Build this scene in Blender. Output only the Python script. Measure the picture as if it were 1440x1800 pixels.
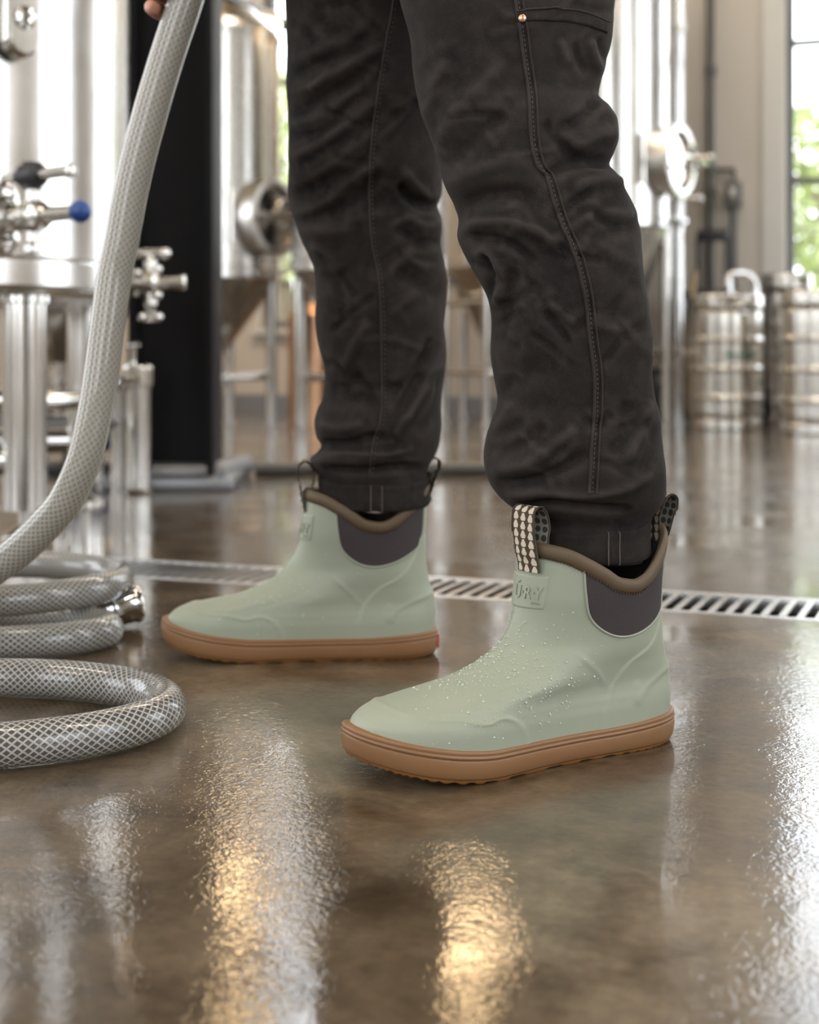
import bpy, bmesh, math, random
import numpy as np
from mathutils import Vector, Matrix
from mathutils.bvhtree import BVHTree

random.seed(7); rng = np.random.default_rng(7)
SC = bpy.context.scene
COL = SC.collection
for o in list(bpy.data.objects): bpy.data.objects.remove(o)

# ------------------------------------------------------------------ camera
CAM_H, FPX, HX, HY = 0.36, 2400.0, 720.0, 620.0
cd = bpy.data.cameras.new('camera'); cam = bpy.data.objects.new('camera', cd); COL.objects.link(cam)
cam.location = (0, 0, CAM_H); cam.rotation_euler = (math.pi/2, 0, 0)
cd.sensor_fit = 'HORIZONTAL'; cd.sensor_width = 36; cd.lens = 60; cd.shift_y = -280/1440
cd.clip_start = 0.05; cd.clip_end = 200
cd.dof.use_dof = True; cd.dof.focus_distance = 1.2; cd.dof.aperture_fstop = 6.0
SC.camera = cam

# ------------------------------------------------------------------ world / daylight
SC.view_settings.view_transform = 'Standard'; SC.view_settings.look = 'None'
SC.view_settings.gamma = 1; SC.view_settings.use_curve_mapping = False
SC.view_settings.exposure = 0.30
SC.cycles.max_bounces = 8; SC.cycles.diffuse_bounces = 3; SC.cycles.glossy_bounces = 4; SC.cycles.caustics_reflective = False
w = bpy.data.worlds.new('sky'); SC.world = w; w.use_nodes = True
wn = w.node_tree.nodes; wl = w.node_tree.links; wn.clear()
wo = wn.new('ShaderNodeOutputWorld'); bg = wn.new('ShaderNodeBackground')
bg.inputs[0].default_value = (0.90, 0.95, 1.0, 1); bg.inputs[1].default_value = 5.0
wl.new(bg.outputs[0], wo.inputs[0])

ROOM_A = math.radians(-20)          # the hall is turned against the view
U0, U1, V0, V1, CEIL = -6.5, 4.2, -4.5, 7.4, 4.7
# openings: wall -> list of (a0, a1, z0, z1)
WIN_BACK = [(-3.66, -3.10, 0.5, 4.0), (-0.61, 1.75, 0.53, 4.2)]
WIN_RIGHT = [(-3.2, -0.6, 0.6, 4.2), (0.0, 1.6, 0.6, 4.2), (4.0, 6.4, 0.6, 4.2)]
WIN_FRONT = [(-4.9, -2.6, 0.6, 4.2), (-1.0, 1.3, 0.6, 4.2)]
WIN_LEFT = [(-3.0, -0.4, 0.6, 4.2), (1.0, 3.4, 0.6, 4.2)]
def ruv(u, v, z=0.0):
    c, s = math.cos(ROOM_A), math.sin(ROOM_A)
    return Vector((u*c - v*s, u*s + v*c, z))
def portal(name, cu, cv, cz, wd, ht, facing):
    l = bpy.data.lights.new(name, 'AREA'); l.shape = 'RECTANGLE'; l.size = wd; l.size_y = ht
    l.cycles.is_portal = True
    o = bpy.data.objects.new(name, l); COL.objects.link(o); o.location = ruv(cu, cv, cz)
    d = ruv(*facing) ; o.rotation_euler = Vector((d.x, d.y, 0)).to_track_quat('-Z', 'Y').to_euler()
for (a, b, c, d) in WIN_BACK:  portal('daylight_portal', (a+b)/2, V1+0.24, (c+d)/2, b-a, d-c, (0, -1))
for (a, b, c, d) in WIN_FRONT: portal('daylight_portal', (a+b)/2, V0-0.24, (c+d)/2, b-a, d-c, (0, 1))
for (a, b, c, d) in WIN_RIGHT: portal('daylight_portal', U1+0.24, (a+b)/2, (c+d)/2, b-a, d-c, (-1, 0))
for (a, b, c, d) in WIN_LEFT:  portal('daylight_portal', U0-0.24, (a+b)/2, (c+d)/2, b-a, d-c, (1, 0))

# ------------------------------------------------------------------ helpers
def P(px, py, d):
    return Vector(((px-HX)/FPX*d, d, CAM_H-(py-HY)/FPX*d))
def D(py):                       # distance of a floor point seen at row py
    return FPX*CAM_H/(py-HY)

def tag(o, label=None, cat=None, group=None, kind=None):
    if label: o['label'] = label
    if cat: o['category'] = cat
    if group: o['group'] = group
    if kind: o['kind'] = kind
    return o
def empty(name, loc=(0, 0, 0), rz=0.0):
    o = bpy.data.objects.new(name, None); o.empty_display_size = 0.1
    COL.objects.link(o); o.location = loc; o.rotation_euler = (0, 0, rz); return o

def basis(d):
    d = Vector(d).normalized()
    a = Vector((0, 0, 1)) if abs(d.z) < 0.95 else Vector((1, 0, 0))
    x = d.cross(a).normalized(); y = d.cross(x).normalized()
    return x, y, d

class MB:
    def __init__(s): s.v = []; s.f = []; s.uv = {}
    def add(s, vs, fs):
        k = len(s.v); s.v += [tuple(p) for p in vs]; s.f += [tuple(i+k for i in f) for f in fs]; return s
    def box(s, x0, x1, y0, y1, z0, z1, bev=0.0):
        if bev <= 0:
            vs = [(x, y, z) for z in (z0, z1) for y in (y0, y1) for x in (x0, x1)]
            return s.add(vs, [(0,2,3,1), (4,5,7,6), (0,1,5,4), (2,6,7,3), (0,4,6,2), (1,3,7,5)])
        bm = bmesh.new(); bmesh.ops.create_cube(bm, size=1)
        for v in bm.verts:
            v.co = Vector(((x0+x1)/2+v.co.x*(x1-x0), (y0+y1)/2+v.co.y*(y1-y0), (z0+z1)/2+v.co.z*(z1-z0)))
        bmesh.ops.bevel(bm, geom=bm.edges[:], offset=bev, segments=2, affect='EDGES', profile=0.5)
        bm.verts.index_update(); vs = [v.co[:] for v in bm.verts]; fs = [[v.index for v in f.verts] for f in bm.faces]
        bm.free(); return s.add(vs, fs)
    def cyl(s, p0, p1, r0, r1=None, n=24, cap=True):
        return s.lathe(p0, Vector(p1)-Vector(p0), [(r0, 0), (r1 if r1 is not None else r0, (Vector(p1)-Vector(p0)).length)], n, cap)
    def lathe(s, origin, axis, prof, n=32, cap=True):
        o = Vector(origin); x, y, d = basis(axis)
        q = [prof[0]]                                  # short holding loops keep long walls straight
        for a, b in zip(prof[:-1], prof[1:]):
            L = math.hypot(b[0]-a[0], b[1]-a[1])
            if L > .03 and len(prof) > 2:
                for f in (.0025/L, 1-.0025/L): q.append((a[0]+(b[0]-a[0])*f, a[1]+(b[1]-a[1])*f))
            q.append(b)
        prof = q
        vs = []; fs = []
        for (r, t) in prof:
            for i in range(n):
                a = 2*math.pi*i/n
                vs.append(o + d*t + (x*math.cos(a)+y*math.sin(a))*max(r, 1e-5))
        m = len(prof)
        for j in range(m-1):
            for i in range(n):
                a, b = j*n+i, j*n+(i+1) % n
                fs.append((a, a+n, b+n, b))
        if cap:
            fs.append(tuple(range(n))); fs.append(tuple((m-1)*n+i for i in reversed(range(n))))
        return s.add(vs, fs)
    def sphere(s, c, r, n=20, m=12, sc=(1, 1, 1)):
        prof = [(math.sin(math.pi*j/m), -math.cos(math.pi*j/m)) for j in range(m+1)]
        vs = []; fs = []
        for (a, b) in prof:
            for i in range(n):
                t = 2*math.pi*i/n
                vs.append((c[0]+r*sc[0]*max(a, 1e-4)*math.cos(t), c[1]+r*sc[1]*max(a, 1e-4)*math.sin(t), c[2]+r*sc[2]*b))
        for j in range(m):
            for i in range(n):
                p, q = j*n+i, j*n+(i+1) % n
                fs.append((p, q, q+n, p+n))
        return s.add(vs, fs)
    def tube(s, pts, r, n=12, closed=False, cap=True, ry=None, up=None):
        pts = [Vector(p) for p in pts]; m = len(pts); vs = []; fs = []
        px = None
        rr = r if hasattr(r, '__len__') else [r]*m
        for j, p in enumerate(pts):
            if closed: t = pts[(j+1) % m]-pts[j-1]
            else: t = pts[min(j+1, m-1)]-pts[max(j-1, 0)]
            t.normalize()
            if up is not None:
                y = Vector(up[j]) - t*Vector(up[j]).dot(t); y.normalize(); x = y.cross(t)
            else:
                if px is None: x = basis(t)[0]
                else:
                    x = px - t*px.dot(t); x.normalize()
                px = x; y = t.cross(x)
            for i in range(n):
                a = 2*math.pi*i/n
                vs.append(p + x*rr[j]*math.cos(a) + y*(ry if ry else rr[j])*math.sin(a))
        for j in range(m if closed else m-1):
            for i in range(n):
                a, b = j*n+i, j*n+(i+1) % n
                c, d = ((j+1) % m)*n+i, ((j+1) % m)*n+(i+1) % n
                fs.append((a, b, d, c))
        if cap and not closed:
            fs.append(tuple(reversed(range(n)))); fs.append(tuple((m-1)*n+i for i in range(n)))
        return s.add(vs, fs)
    def build(s, name, mat, parent=None, smooth=True, angle=40, world=False, rz=None):
        me = bpy.data.meshes.new(name)
        vs = s.v
        if parent is not None and world:
            iv = parent.matrix_basis.inverted(); vs = [tuple(iv @ Vector(p)) for p in vs]
        me.from_pydata(vs, [], s.f); me.update()
        if smooth:
            me.polygons.foreach_set('use_smooth', [True]*len(me.polygons))
            me.set_sharp_from_angle(angle=math.radians(angle))
        o = bpy.data.objects.new(name, me); COL.objects.link(o)
        if mat: me.materials.append(mat)
        if parent is not None: o.parent = parent
        if rz is not None: o.rotation_euler = (0, 0, rz)
        return o

def grid_mesh(name, V, mat, parent=None, wrap_u=False, wrap_v=False, uv=None, flip=False):
    """V: (rows, cols, 3) array -> one smooth mesh object."""
    R, C = V.shape[:2]
    idx = np.arange(R*C).reshape(R, C)
    a = idx if not wrap_v else np.vstack([idx, idx[:1]])
    a = a if not wrap_u else np.hstack([a, a[:, :1]])
    q = np.stack([a[:-1, :-1], a[:-1, 1:], a[1:, 1:], a[1:, :-1]], -1).reshape(-1, 4)
    if flip: q = q[:, ::-1]
    me = bpy.data.meshes.new(name)
    me.from_pydata(V.reshape(-1, 3).tolist(), [], q.tolist()); me.update()
    if uv is not None:
        l = me.uv_layers.new(name='UVMap'); U = uv.reshape(-1, 2)
        li = np.empty(len(me.loops), int); me.loops.foreach_get('vertex_index', li)
        l.data.foreach_set('uv', U[li].ravel())
    me.polygons.foreach_set('use_smooth', [True]*len(me.polygons))
    o = bpy.data.objects.new(name, me); COL.objects.link(o)
    if mat: me.materials.append(mat)
    if parent is not None: o.parent = parent
    return o

def copy_tree(o, parent=None):
    c = o.copy(); COL.objects.link(c); c.parent = parent
    for ch in list(o.children): copy_tree(ch, c)
    return c

def pchip(xk, yk):
    xk = np.asarray(xk, float); yk = np.asarray(yk, float)
    h = np.diff(xk); dl = np.diff(yk)/h; n = len(xk); m = np.zeros(n)
    for i in range(1, n-1):
        if dl[i-1]*dl[i] > 0:
            w1 = 2*h[i]+h[i-1]; w2 = h[i]+2*h[i-1]; m[i] = (w1+w2)/(w1/dl[i-1]+w2/dl[i])
    m[0] = dl[0]; m[-1] = dl[-1]
    def f(x):
        x = np.clip(np.asarray(x, float), xk[0], xk[-1])
        i = np.clip(np.searchsorted(xk, x, side='right')-1, 0, n-2)
        t = (x-xk[i])/h[i]
        return ((1+2*t)*(1-t)**2*yk[i] + t*(1-t)**2*h[i]*m[i] + t*t*(3-2*t)*yk[i+1] + t*t*(t-1)*h[i]*m[i+1])
    return f
def catmull(pts, step=0.01, closed=False):
    pts = [Vector(p) for p in pts]; out = []; n = len(pts)
    rngi = range(n if closed else n-1)
    for i in rngi:
        g = (lambda k: pts[k % n]) if closed else (lambda k: pts[max(0, min(n-1, k))])
        p0, p1, p2, p3 = g(i-1), g(i), g(i+1), g(i+2)
        k = max(2, int((p2-p1).length/step))
        for j in range(k):
            t = j/k
            out.append(0.5*((2*p1)+(p2-p0)*t+(2*p0-5*p1+4*p2-p3)*t*t+(3*p1-p0-3*p2+p3)*t**3))
    if not closed: out.append(pts[-1].copy())
    return out
def sstep(a, b, x):
    t = np.clip((x-a)/(b-a), 0, 1); return t*t*(3-2*t)
def seg_dist(px, py, poly):
    """distance of points to a polyline and the position along it (0..1)"""
    best = np.full(px.shape, 1e9); pos = np.zeros(px.shape)
    n = len(poly)-1
    for i in range(n):
        (x0, y0), (x1, y1) = poly[i], poly[i+1]
        dx, dy = x1-x0, y1-y0; L2 = dx*dx+dy*dy
        t = np.clip(((px-x0)*dx+(py-y0)*dy)/L2, 0, 1)
        d = np.hypot(px-x0-t*dx, py-y0-t*dy)
        k = d < best; best = np.where(k, d, best); pos = np.where(k, (i+t)/n, pos)
    return best, pos
def inside(px, py, poly):
    r = np.zeros(px.shape, bool); n = len(poly)
    for i in range(n):
        (x0, y0), (x1, y1) = poly[i], poly[(i+1) % n]
        if y0 == y1: continue
        c = ((y0 > py) != (y1 > py)) & (px < (x1-x0)*(py-y0)/(y1-y0)+x0)
        r ^= c
    return r

# ------------------------------------------------------------------ materials
class NT:
    def __init__(s, name):
        s.m = bpy.data.materials.new(name); s.m.use_nodes = True; s.t = s.m.node_tree
        s.n = s.t.nodes; s.l = s.t.links; s.b = s.n['Principled BSDF']; s.out = s.n['Material Output']
    def node(s, typ, **kw):
        n = s.n.new(typ)
        for k, v in kw.items(): setattr(n, k, v)
        return n
    def link(s, a, b): s.l.new(a, b)
    def coord(s, kind='Object', scale=(1, 1, 1)):
        tc = s.node('ShaderNodeTexCoord'); mp = s.node('ShaderNodeMapping'); mp.inputs['Scale'].default_value = scale
        s.link(tc.outputs[kind], mp.inputs[0]); return mp.outputs[0]
    def noise(s, vec, scale, detail=4, rough=0.55, dist=0.0):
        n = s.node('ShaderNodeTexNoise'); n.inputs['Scale'].default_value = scale; n.inputs['Detail'].default_value = detail
        n.inputs['Roughness'].default_value = rough; n.inputs['Distortion'].default_value = dist
        s.link(vec, n.inputs['Vector']); return n.outputs['Fac']
    def ramp(s, fac, stops):
        r = s.node('ShaderNodeValToRGB'); e = r.color_ramp.elements
        while len(e) < len(stops): e.new(0.5)
        for i, (p, c) in enumerate(stops):
            e[i].position = p; e[i].color = (c, c, c, 1) if not hasattr(c, '__len__') else (*c, 1)
        s.link(fac, r.inputs[0]); return r.outputs[0]
    def math(s, op, a, b=None, c=None, clamp=False):
        n = s.node('ShaderNodeMath', operation=op); n.use_clamp = clamp
        for i, x in enumerate((a, b, c)):
            if x is None: continue
            if isinstance(x, (int, float)): n.inputs[i].default_value = x
            else: s.link(x, n.inputs[i])
        return n.outputs[0]
    def mix(s, fac, a, b):
        n = s.node('ShaderNodeMix', data_type='RGBA')
        for sock, x in ((n.inputs[0], fac), (n.inputs[6], a), (n.inputs[7], b)):
            if isinstance(x, (int, float)): sock.default_value = x
            elif isinstance(x, tuple): sock.default_value = (*x, 1)
            else: s.link(x, sock)
        return n.outputs[2]
    def bump(s, h, strength, dist=0.001, normal=None):
        n = s.node('ShaderNodeBump'); n.inputs['Strength'].default_value = strength; n.inputs['Distance'].default_value = dist
        s.link(h, n.inputs['Height'])
        if normal: s.link(normal, n.inputs['Normal'])
        return n.outputs[0]
    def set(s, **kw):
        for k, v in kw.items():
            k = k.replace('_', ' ')
            sock = s.b.inputs[{'Base': 'Base Color'}.get(k, k)]
            if isinstance(v, tuple) and len(v) == 3: sock.default_value = (*v, 1)
            elif isinstance(v, (int, float)): sock.default_value = v
            else: s.link(v, sock)
        return s

def simple(name, c1, c2=None, rough=0.5, metal=0.0, scale=30, bump=0.0, bscale=None, stretch=(1, 1, 1), spec=0.5, coat=0.0):
    n = NT(name); v = n.coord('Object', stretch)
    f = n.noise(v, scale)
    n.set(Base=n.mix(f, c1, c2 if c2 else tuple(x*0.85 for x in c1)), Roughness=rough, Metallic=metal)
    n.b.inputs['Specular IOR Level'].default_value = spec
    if coat: n.set(Coat_Weight=coat, Coat_Roughness=0.08)
    if bump: n.set(Normal=n.bump(n.noise(v, bscale or scale*4), bump))
    return n.m

M = {}
def steel(name, col, r0, r1, bump=0.06, streak=(60, 60, 1.2)):
    n = NT(name); v = n.coord('Object', streak); f = n.noise(v, 3.0, 3)
    g = n.noise(n.coord('Object', (1, 1, 1)), 4.0, 3)
    n.set(Base=n.mix(g, col, tuple(x*0.88 for x in col)), Metallic=1.0,
          Roughness=n.ramp(g, [(0.3, r0), (0.7, r1)]), Normal=n.bump(f, bump, 0.002))
    return n.m
M['steel'] = steel('brushed_steel', (0.66, 0.645, 0.62), 0.16, 0.28)
M['steel_leg'] = steel('leg_steel', (0.62, 0.60, 0.57), 0.12, 0.22, 0.03)
M['keg'] = steel('keg_steel', (0.66, 0.63, 0.58), 0.15, 0.26, 0.04)
M['fitting'] = steel('fitting_steel', (0.60, 0.57, 0.53), 0.12, 0.2, 0.02)
M['chrome'] = steel('polished_steel', (0.75, 0.74, 0.73), 0.06, 0.12, 0.01)
M['grate'] = steel('grate_steel', (0.55, 0.54, 0.53), 0.22, 0.4, 0.05)
M['black_beam'] = simple('black_paint', (0.008, 0.008, 0.009), (0.016, 0.014, 0.014), 0.45, 0, 6, 0.15, 40, spec=0.15)
M['black_plastic'] = simple('black_plastic', (0.012, 0.012, 0.013), (0.02, 0.02, 0.02), 0.4)
M['blue_knob'] = simple('blue_plastic', (0.012, 0.05, 0.22), (0.015, 0.06, 0.25), 0.3)
M['grey_plate'] = simple('galvanised_plate', (0.22, 0.22, 0.23), (0.3, 0.3, 0.31), 0.35, 0.7, 14)
M['wall'] = simple('beige_paint', (0.64, 0.58, 0.52), (0.60, 0.545, 0.485), 0.7, 0, 1.5, 0.05, 80)
M['ceiling'] = simple('ceiling_paint', (0.33, 0.26, 0.18), (0.29, 0.23, 0.16), 0.8, 0, 2)
M['white_trim'] = simple('white_trim', (0.72, 0.69, 0.65), (0.68, 0.65, 0.61), 0.5)
M['win_frame'] = simple('window_frame_grey', (0.12, 0.12, 0.12), (0.15, 0.15, 0.15), 0.4)
M['conduit'] = simple('dark_conduit', (0.09, 0.085, 0.08), (0.12, 0.11, 0.1), 0.4, 0.5)
M['box_grey'] = simple('switch_box_grey', (0.15, 0.145, 0.14), (0.19, 0.18, 0.17), 0.5)
M['tan_hose'] = simple('tan_rubber', (0.50, 0.36, 0.19), (0.42, 0.3, 0.16), 0.5)
M['copper'] = simple('copper', (0.60, 0.36, 0.22), (0.52, 0.30, 0.18), 0.35, 1.0)
M['trough'] = simple('drain_trough', (0.015, 0.014, 0.013), (0.03, 0.028, 0.025), 0.4)
M['bark'] = simple('bark', (0.10, 0.07, 0.05), (0.16, 0.12, 0.09), 0.9, 0, 12, 0.4)
M['leaf'] = simple('leaf', (0.34, 0.42, 0.18), (0.50, 0.52, 0.28), 0.6, 0, 1.5)
M['lawn'] = simple('lawn', (0.22, 0.30, 0.12), (0.30, 0.33, 0.16), 0.9, 0, 2)
M['teal'] = simple('teal_print', (0.02, 0.20, 0.17), (0.03, 0.24, 0.2), 0.5)

def emis(name, col, st):
    n = NT(name); n.set(Base=(0.8, 0.7, 0.55)); n.b.inputs['Emission Color'].default_value = (*col, 1)
    n.b.inputs['Emission Strength'].default_value = st; return n.m
M['lamp'] = emis('lamp_glow', (1.0, 0.68, 0.36), 15.0)
M['led'] = emis('led_glow', (1.0, 0.83, 0.58), 16.0)
M['fill_led'] = emis('fill_led_glow', (1.0, 0.89, 0.75), 19.0)  # glow of the added ceiling fill lights

def pane_mat():
    n = NT('window_glass'); n.n.remove(n.b)
    tr = n.node('ShaderNodeBsdfTransparent'); gl = n.node('ShaderNodeBsdfGlossy'); mx = n.node('ShaderNodeMixShader')
    gl.inputs['Roughness'].default_value = 0.02; lw = n.node('ShaderNodeLayerWeight'); lw.inputs[0].default_value = 0.15
    n.link(lw.outputs['Fresnel'], mx.inputs[0]); n.link(tr.outputs[0], mx.inputs[1]); n.link(gl.outputs[0], mx.inputs[2])
    n.link(mx.outputs[0], n.out.inputs[0]); return n.m
M['pane'] = pane_mat()

def floor_mat():
    n = NT('wet_concrete'); v = n.coord('Object')
    a = n.noise(v, 2.3, 6, 0.6, 0.6); b = n.noise(v, 11, 6, 0.62, 0.3); c = n.noise(v, 90, 4, 0.6)
    base = n.ramp(a, [(0.30, (0.052, 0.034, 0.019)), (0.5, (0.125, 0.090, 0.056)), (0.72, (0.235, 0.183, 0.124))])
    spots = n.ramp(b, [(0.36, (0.38, 0.33, 0.27)), (0.60, (1.0, 1.0, 1.0))])
    n1 = n.node('ShaderNodeMix', data_type='RGBA', blend_type='MULTIPLY'); n1.inputs[0].default_value = 0.92
    n.link(base, n1.inputs[6]); n.link(spots, n1.inputs[7])
    n2 = n.node('ShaderNodeMix', data_type='RGBA', blend_type='OVERLAY'); n2.inputs[0].default_value = 0.5
    n.link(n1.outputs[2], n2.inputs[6]); n.link(n.ramp(c, [(0.3, 0.3), (0.7, 0.7)]), n2.inputs[7])
    # water film: rippled in some places, calm in others
    mask = n.ramp(n.noise(v, 2.6, 3, 0.5, 0.5), [(0.38, 0.12), (0.60, 1.0)])
    r1 = n.noise(v, 130, 2, 0.5, 0.9); r2 = n.noise(v, 330, 2, 0.5, 0.4); r3 = n.noise(v, 22, 2, 0.5, 0.5)
    h = n.math('ADD', n.math('MULTIPLY', r1, 1.0), n.math('MULTIPLY', r2, 0.55))
    h = n.math('ADD', n.math('MULTIPLY', h, mask), n.math('MULTIPLY', r3, 0.45))
    nb = n.bump(h, 0.28, 0.0014)
    pit = n.bump(c, 0.25, 0.0015)
    # beyond the drain the film breaks into half-dry patches
    sx = n.node('ShaderNodeSeparateXYZ'); n.link(v, sx.inputs[0])
    beyond = n.ramp(n.math('DIVIDE', sx.outputs[1], 8.0), [(0.24, 0.0), (0.36, 1.0)])
    dry = n.math('MULTIPLY', n.ramp(n.noise(v, 5.5, 4, 0.55, 0.4), [(0.46, 0.0), (0.58, 1.0)]), beyond)
    crough = n.math('ADD', n.math('MULTIPLY', dry, 0.16), 0.015)
    n.set(Base=n2.outputs[2], Roughness=n.ramp(b, [(0.3, 0.30), (0.7, 0.5)]), Normal=pit,
          Coat_Weight=1.0, Coat_Roughness=crough, Coat_IOR=1.52, Coat_Normal=nb)
    n.b.inputs['Specular IOR Level'].default_value = 0.08
    return n.m
M['floor'] = floor_mat()

def rubber_mat():
    n = NT('sage_rubber'); v = n.coord('Object'); f = n.noise(v, 25, 4); g = n.noise(v, 900, 2)
    n.set(Base=n.mix(f, (0.302, 0.324, 0.250), (0.286, 0.308, 0.236)), Roughness=n.ramp(f, [(0.3, 0.42), (0.7, 0.54)]),
          Normal=n.bump(g, 0.08, 0.0004))
    n.b.inputs['Specular IOR Level'].default_value = 0.4
    return n.m
M['sage'] = rubber_mat()
M['gum'] = simple('gum_rubber', (0.225, 0.112, 0.047), (0.200, 0.098, 0.040), 0.48, 0, 20, 0.05, 600)
M['tread'] = simple('amber_tread', (0.30, 0.13, 0.03), (0.24, 0.10, 0.025), 0.5)
M['gore'] = simple('plum_neoprene', (0.034, 0.0255, 0.0265), (0.043, 0.033, 0.034), 0.85, 0, 300, 0.3, 1500)
M['olive'] = simple('olive_binding', (0.082, 0.053, 0.026), (0.094, 0.062, 0.032), 0.6, 0, 60, 0.1, 900)
M['stitch'] = simple('brown_thread', (0.045, 0.027, 0.015), (0.06, 0.035, 0.02), 0.8)
M['lining'] = simple('black_lining', (0.008, 0.008, 0.008), (0.012, 0.012, 0.012), 0.9)
M['red'] = simple('red_label', (0.45, 0.05, 0.03), (0.4, 0.05, 0.03), 0.5)

def strap_mat():
    n = NT('woven_strap'); tc = n.node('ShaderNodeTexCoord'); sp = n.node('ShaderNodeSeparateXYZ'); n.link(tc.outputs['UV'], sp.inputs[0])
    u, v = sp.outputs[0], sp.outputs[1]            # u: 0..1 across, v: metres along
    uu = n.math('MULTIPLY', u, 3.0); col = n.math('FLOOR', uu)
    fu = n.math('SUBTRACT', n.math('FRACT', uu), 0.5)
    vv = n.math('ADD', n.math('DIVIDE', v, 0.0078), n.math('MULTIPLY', col, 0.12)); fv = n.math('FRACT', vv)
    # drop shape: half width shrinks upward
    hw = n.math('MULTIPLY', n.math('POWER', n.math('SUBTRACT', 1.0, n.math('ABSOLUTE', n.math('SUBTRACT', n.math('MULTIPLY', fv, 1.15), 0.42))), 1.0), 0.37)
    hw = n.math('MULTIPLY', hw, n.math('GREATER_THAN', fv, 0.07))
    hw = n.math('MULTIPLY', hw, n.math('LESS_THAN', fv, 0.96))
    ins = n.math('LESS_THAN', n.math('ABSOLUTE', fu), hw)
    edge = n.math('MULTIPLY', n.math('GREATER_THAN', u, 0.07), n.math('LESS_THAN', u, 0.93))
    fac = n.math('MULTIPLY', ins, edge)
    wv = n.noise(n.coord('Object'), 1800, 2)
    n.set(Base=n.mix(fac, (0.055, 0.030, 0.017), (0.56, 0.50, 0.40)), Roughness=0.85, Normal=n.bump(wv, 0.35, 0.0004))
    return n.m
M['strap'] = strap_mat()
def strap_back():
    n = NT('woven_strap_back'); tc = n.node('ShaderNodeTexCoord'); sp = n.node('ShaderNodeSeparateXYZ'); n.link(tc.outputs['UV'], sp.inputs[0])
    u, v = sp.outputs[0], sp.outputs[1]
    fu = n.math('SUBTRACT', n.math('FRACT', n.math('MULTIPLY', u, 3.0)), 0.5); fv = n.math('SUBTRACT', n.math('FRACT', n.math('DIVIDE', v, 0.0078)), 0.5)
    r = n.math('SQRT', n.math('ADD', n.math('MULTIPLY', fu, fu), n.math('MULTIPLY', fv, fv)))
    n.set(Base=n.mix(n.math('LESS_THAN', r, 0.38), (0.21, 0.21, 0.17), (0.025, 0.022, 0.02)), Roughness=0.85); return n.m
M['strap_back'] = strap_back()

def denim_mat():
    n = NT('faded_black_twill'); v = n.coord('Object')
    a = n.noise(v, 7, 5, 0.6, 0.4); b = n.noise(v, 60, 4, 0.65); c = n.noise(v, 700, 3, 0.7)
    geo = n.node('ShaderNodeNewGeometry')
    worn = n.ramp(geo.outputs['Pointiness'], [(0.49, 0.0), (0.54, 1.0)])
    base = n.ramp(a, [(0.32, (0.0072, 0.0059, 0.0056)), (0.68, (0.0225, 0.0183, 0.0163))])
    m1 = n.mix(n.math('MULTIPLY', n.ramp(b, [(0.45, 0.0), (0.75, 1.0)]), 0.35), base, (0.052, 0.042, 0.037))
    m1 = n.mix(n.math('MULTIPLY', worn, 0.30), m1, (0.085, 0.071, 0.064))
    m2 = n.mix(n.math('MULTIPLY', n.ramp(c, [(0.55, 0.0), (0.8, 1.0)]), 0.30), m1, (0.085, 0.072, 0.063))
    tw = n.noise(n.coord('Object', (1, 1, 0.35)), 1300, 2)
    n.set(Base=m2, Roughness=0.92, Normal=n.bump(n.math('ADD', tw, n.math('MULTIPLY', b, 1.5)), 0.4, 0.0007))
    n.b.inputs['Sheen Weight'].default_value = 0.03; n.b.inputs['Sheen Roughness'].default_value = 0.4
    n.b.inputs['Sheen Tint'].default_value = (0.8, 0.75, 0.72, 1)
    n.b.inputs['Specular IOR Level'].default_value = 0.15
    return n.m
M['denim'] = denim_mat()
M['thread'] = simple('worn_thread', (0.10, 0.08, 0.066), (0.07, 0.056, 0.046), 0.9, 0, 200)
M['copper_rivet'] = simple('copper_rivet', (0.75, 0.45, 0.30), (0.7, 0.4, 0.26), 0.3, 1.0)
def skin_mat():
    n = NT('skin'); v = n.coord('Object'); f = n.noise(v, 60, 4); g = n.noise(v, 500, 3)
    n.set(Base=n.mix(f, (0.50, 0.235, 0.155), (0.42, 0.185, 0.12)), Roughness=0.5, Normal=n.bump(g, 0.2, 0.0006))
    n.b.inputs['Subsurface Weight'].default_value = 0.15; n.b.inputs['Subsurface Radius'].default_value = (0.01, 0.004, 0.002)
    n.b.inputs['Subsurface Scale'].default_value = 0.5
    return n.m
M['skin'] = skin_mat()
M['shirt'] = simple('grey_shirt', (0.10, 0.10, 0.11), (0.13, 0.13, 0.14), 0.9, 0, 40)
M['hair'] = simple('brown_hair', (0.04, 0.025, 0.015), (0.06, 0.04, 0.02), 0.6)

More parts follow.
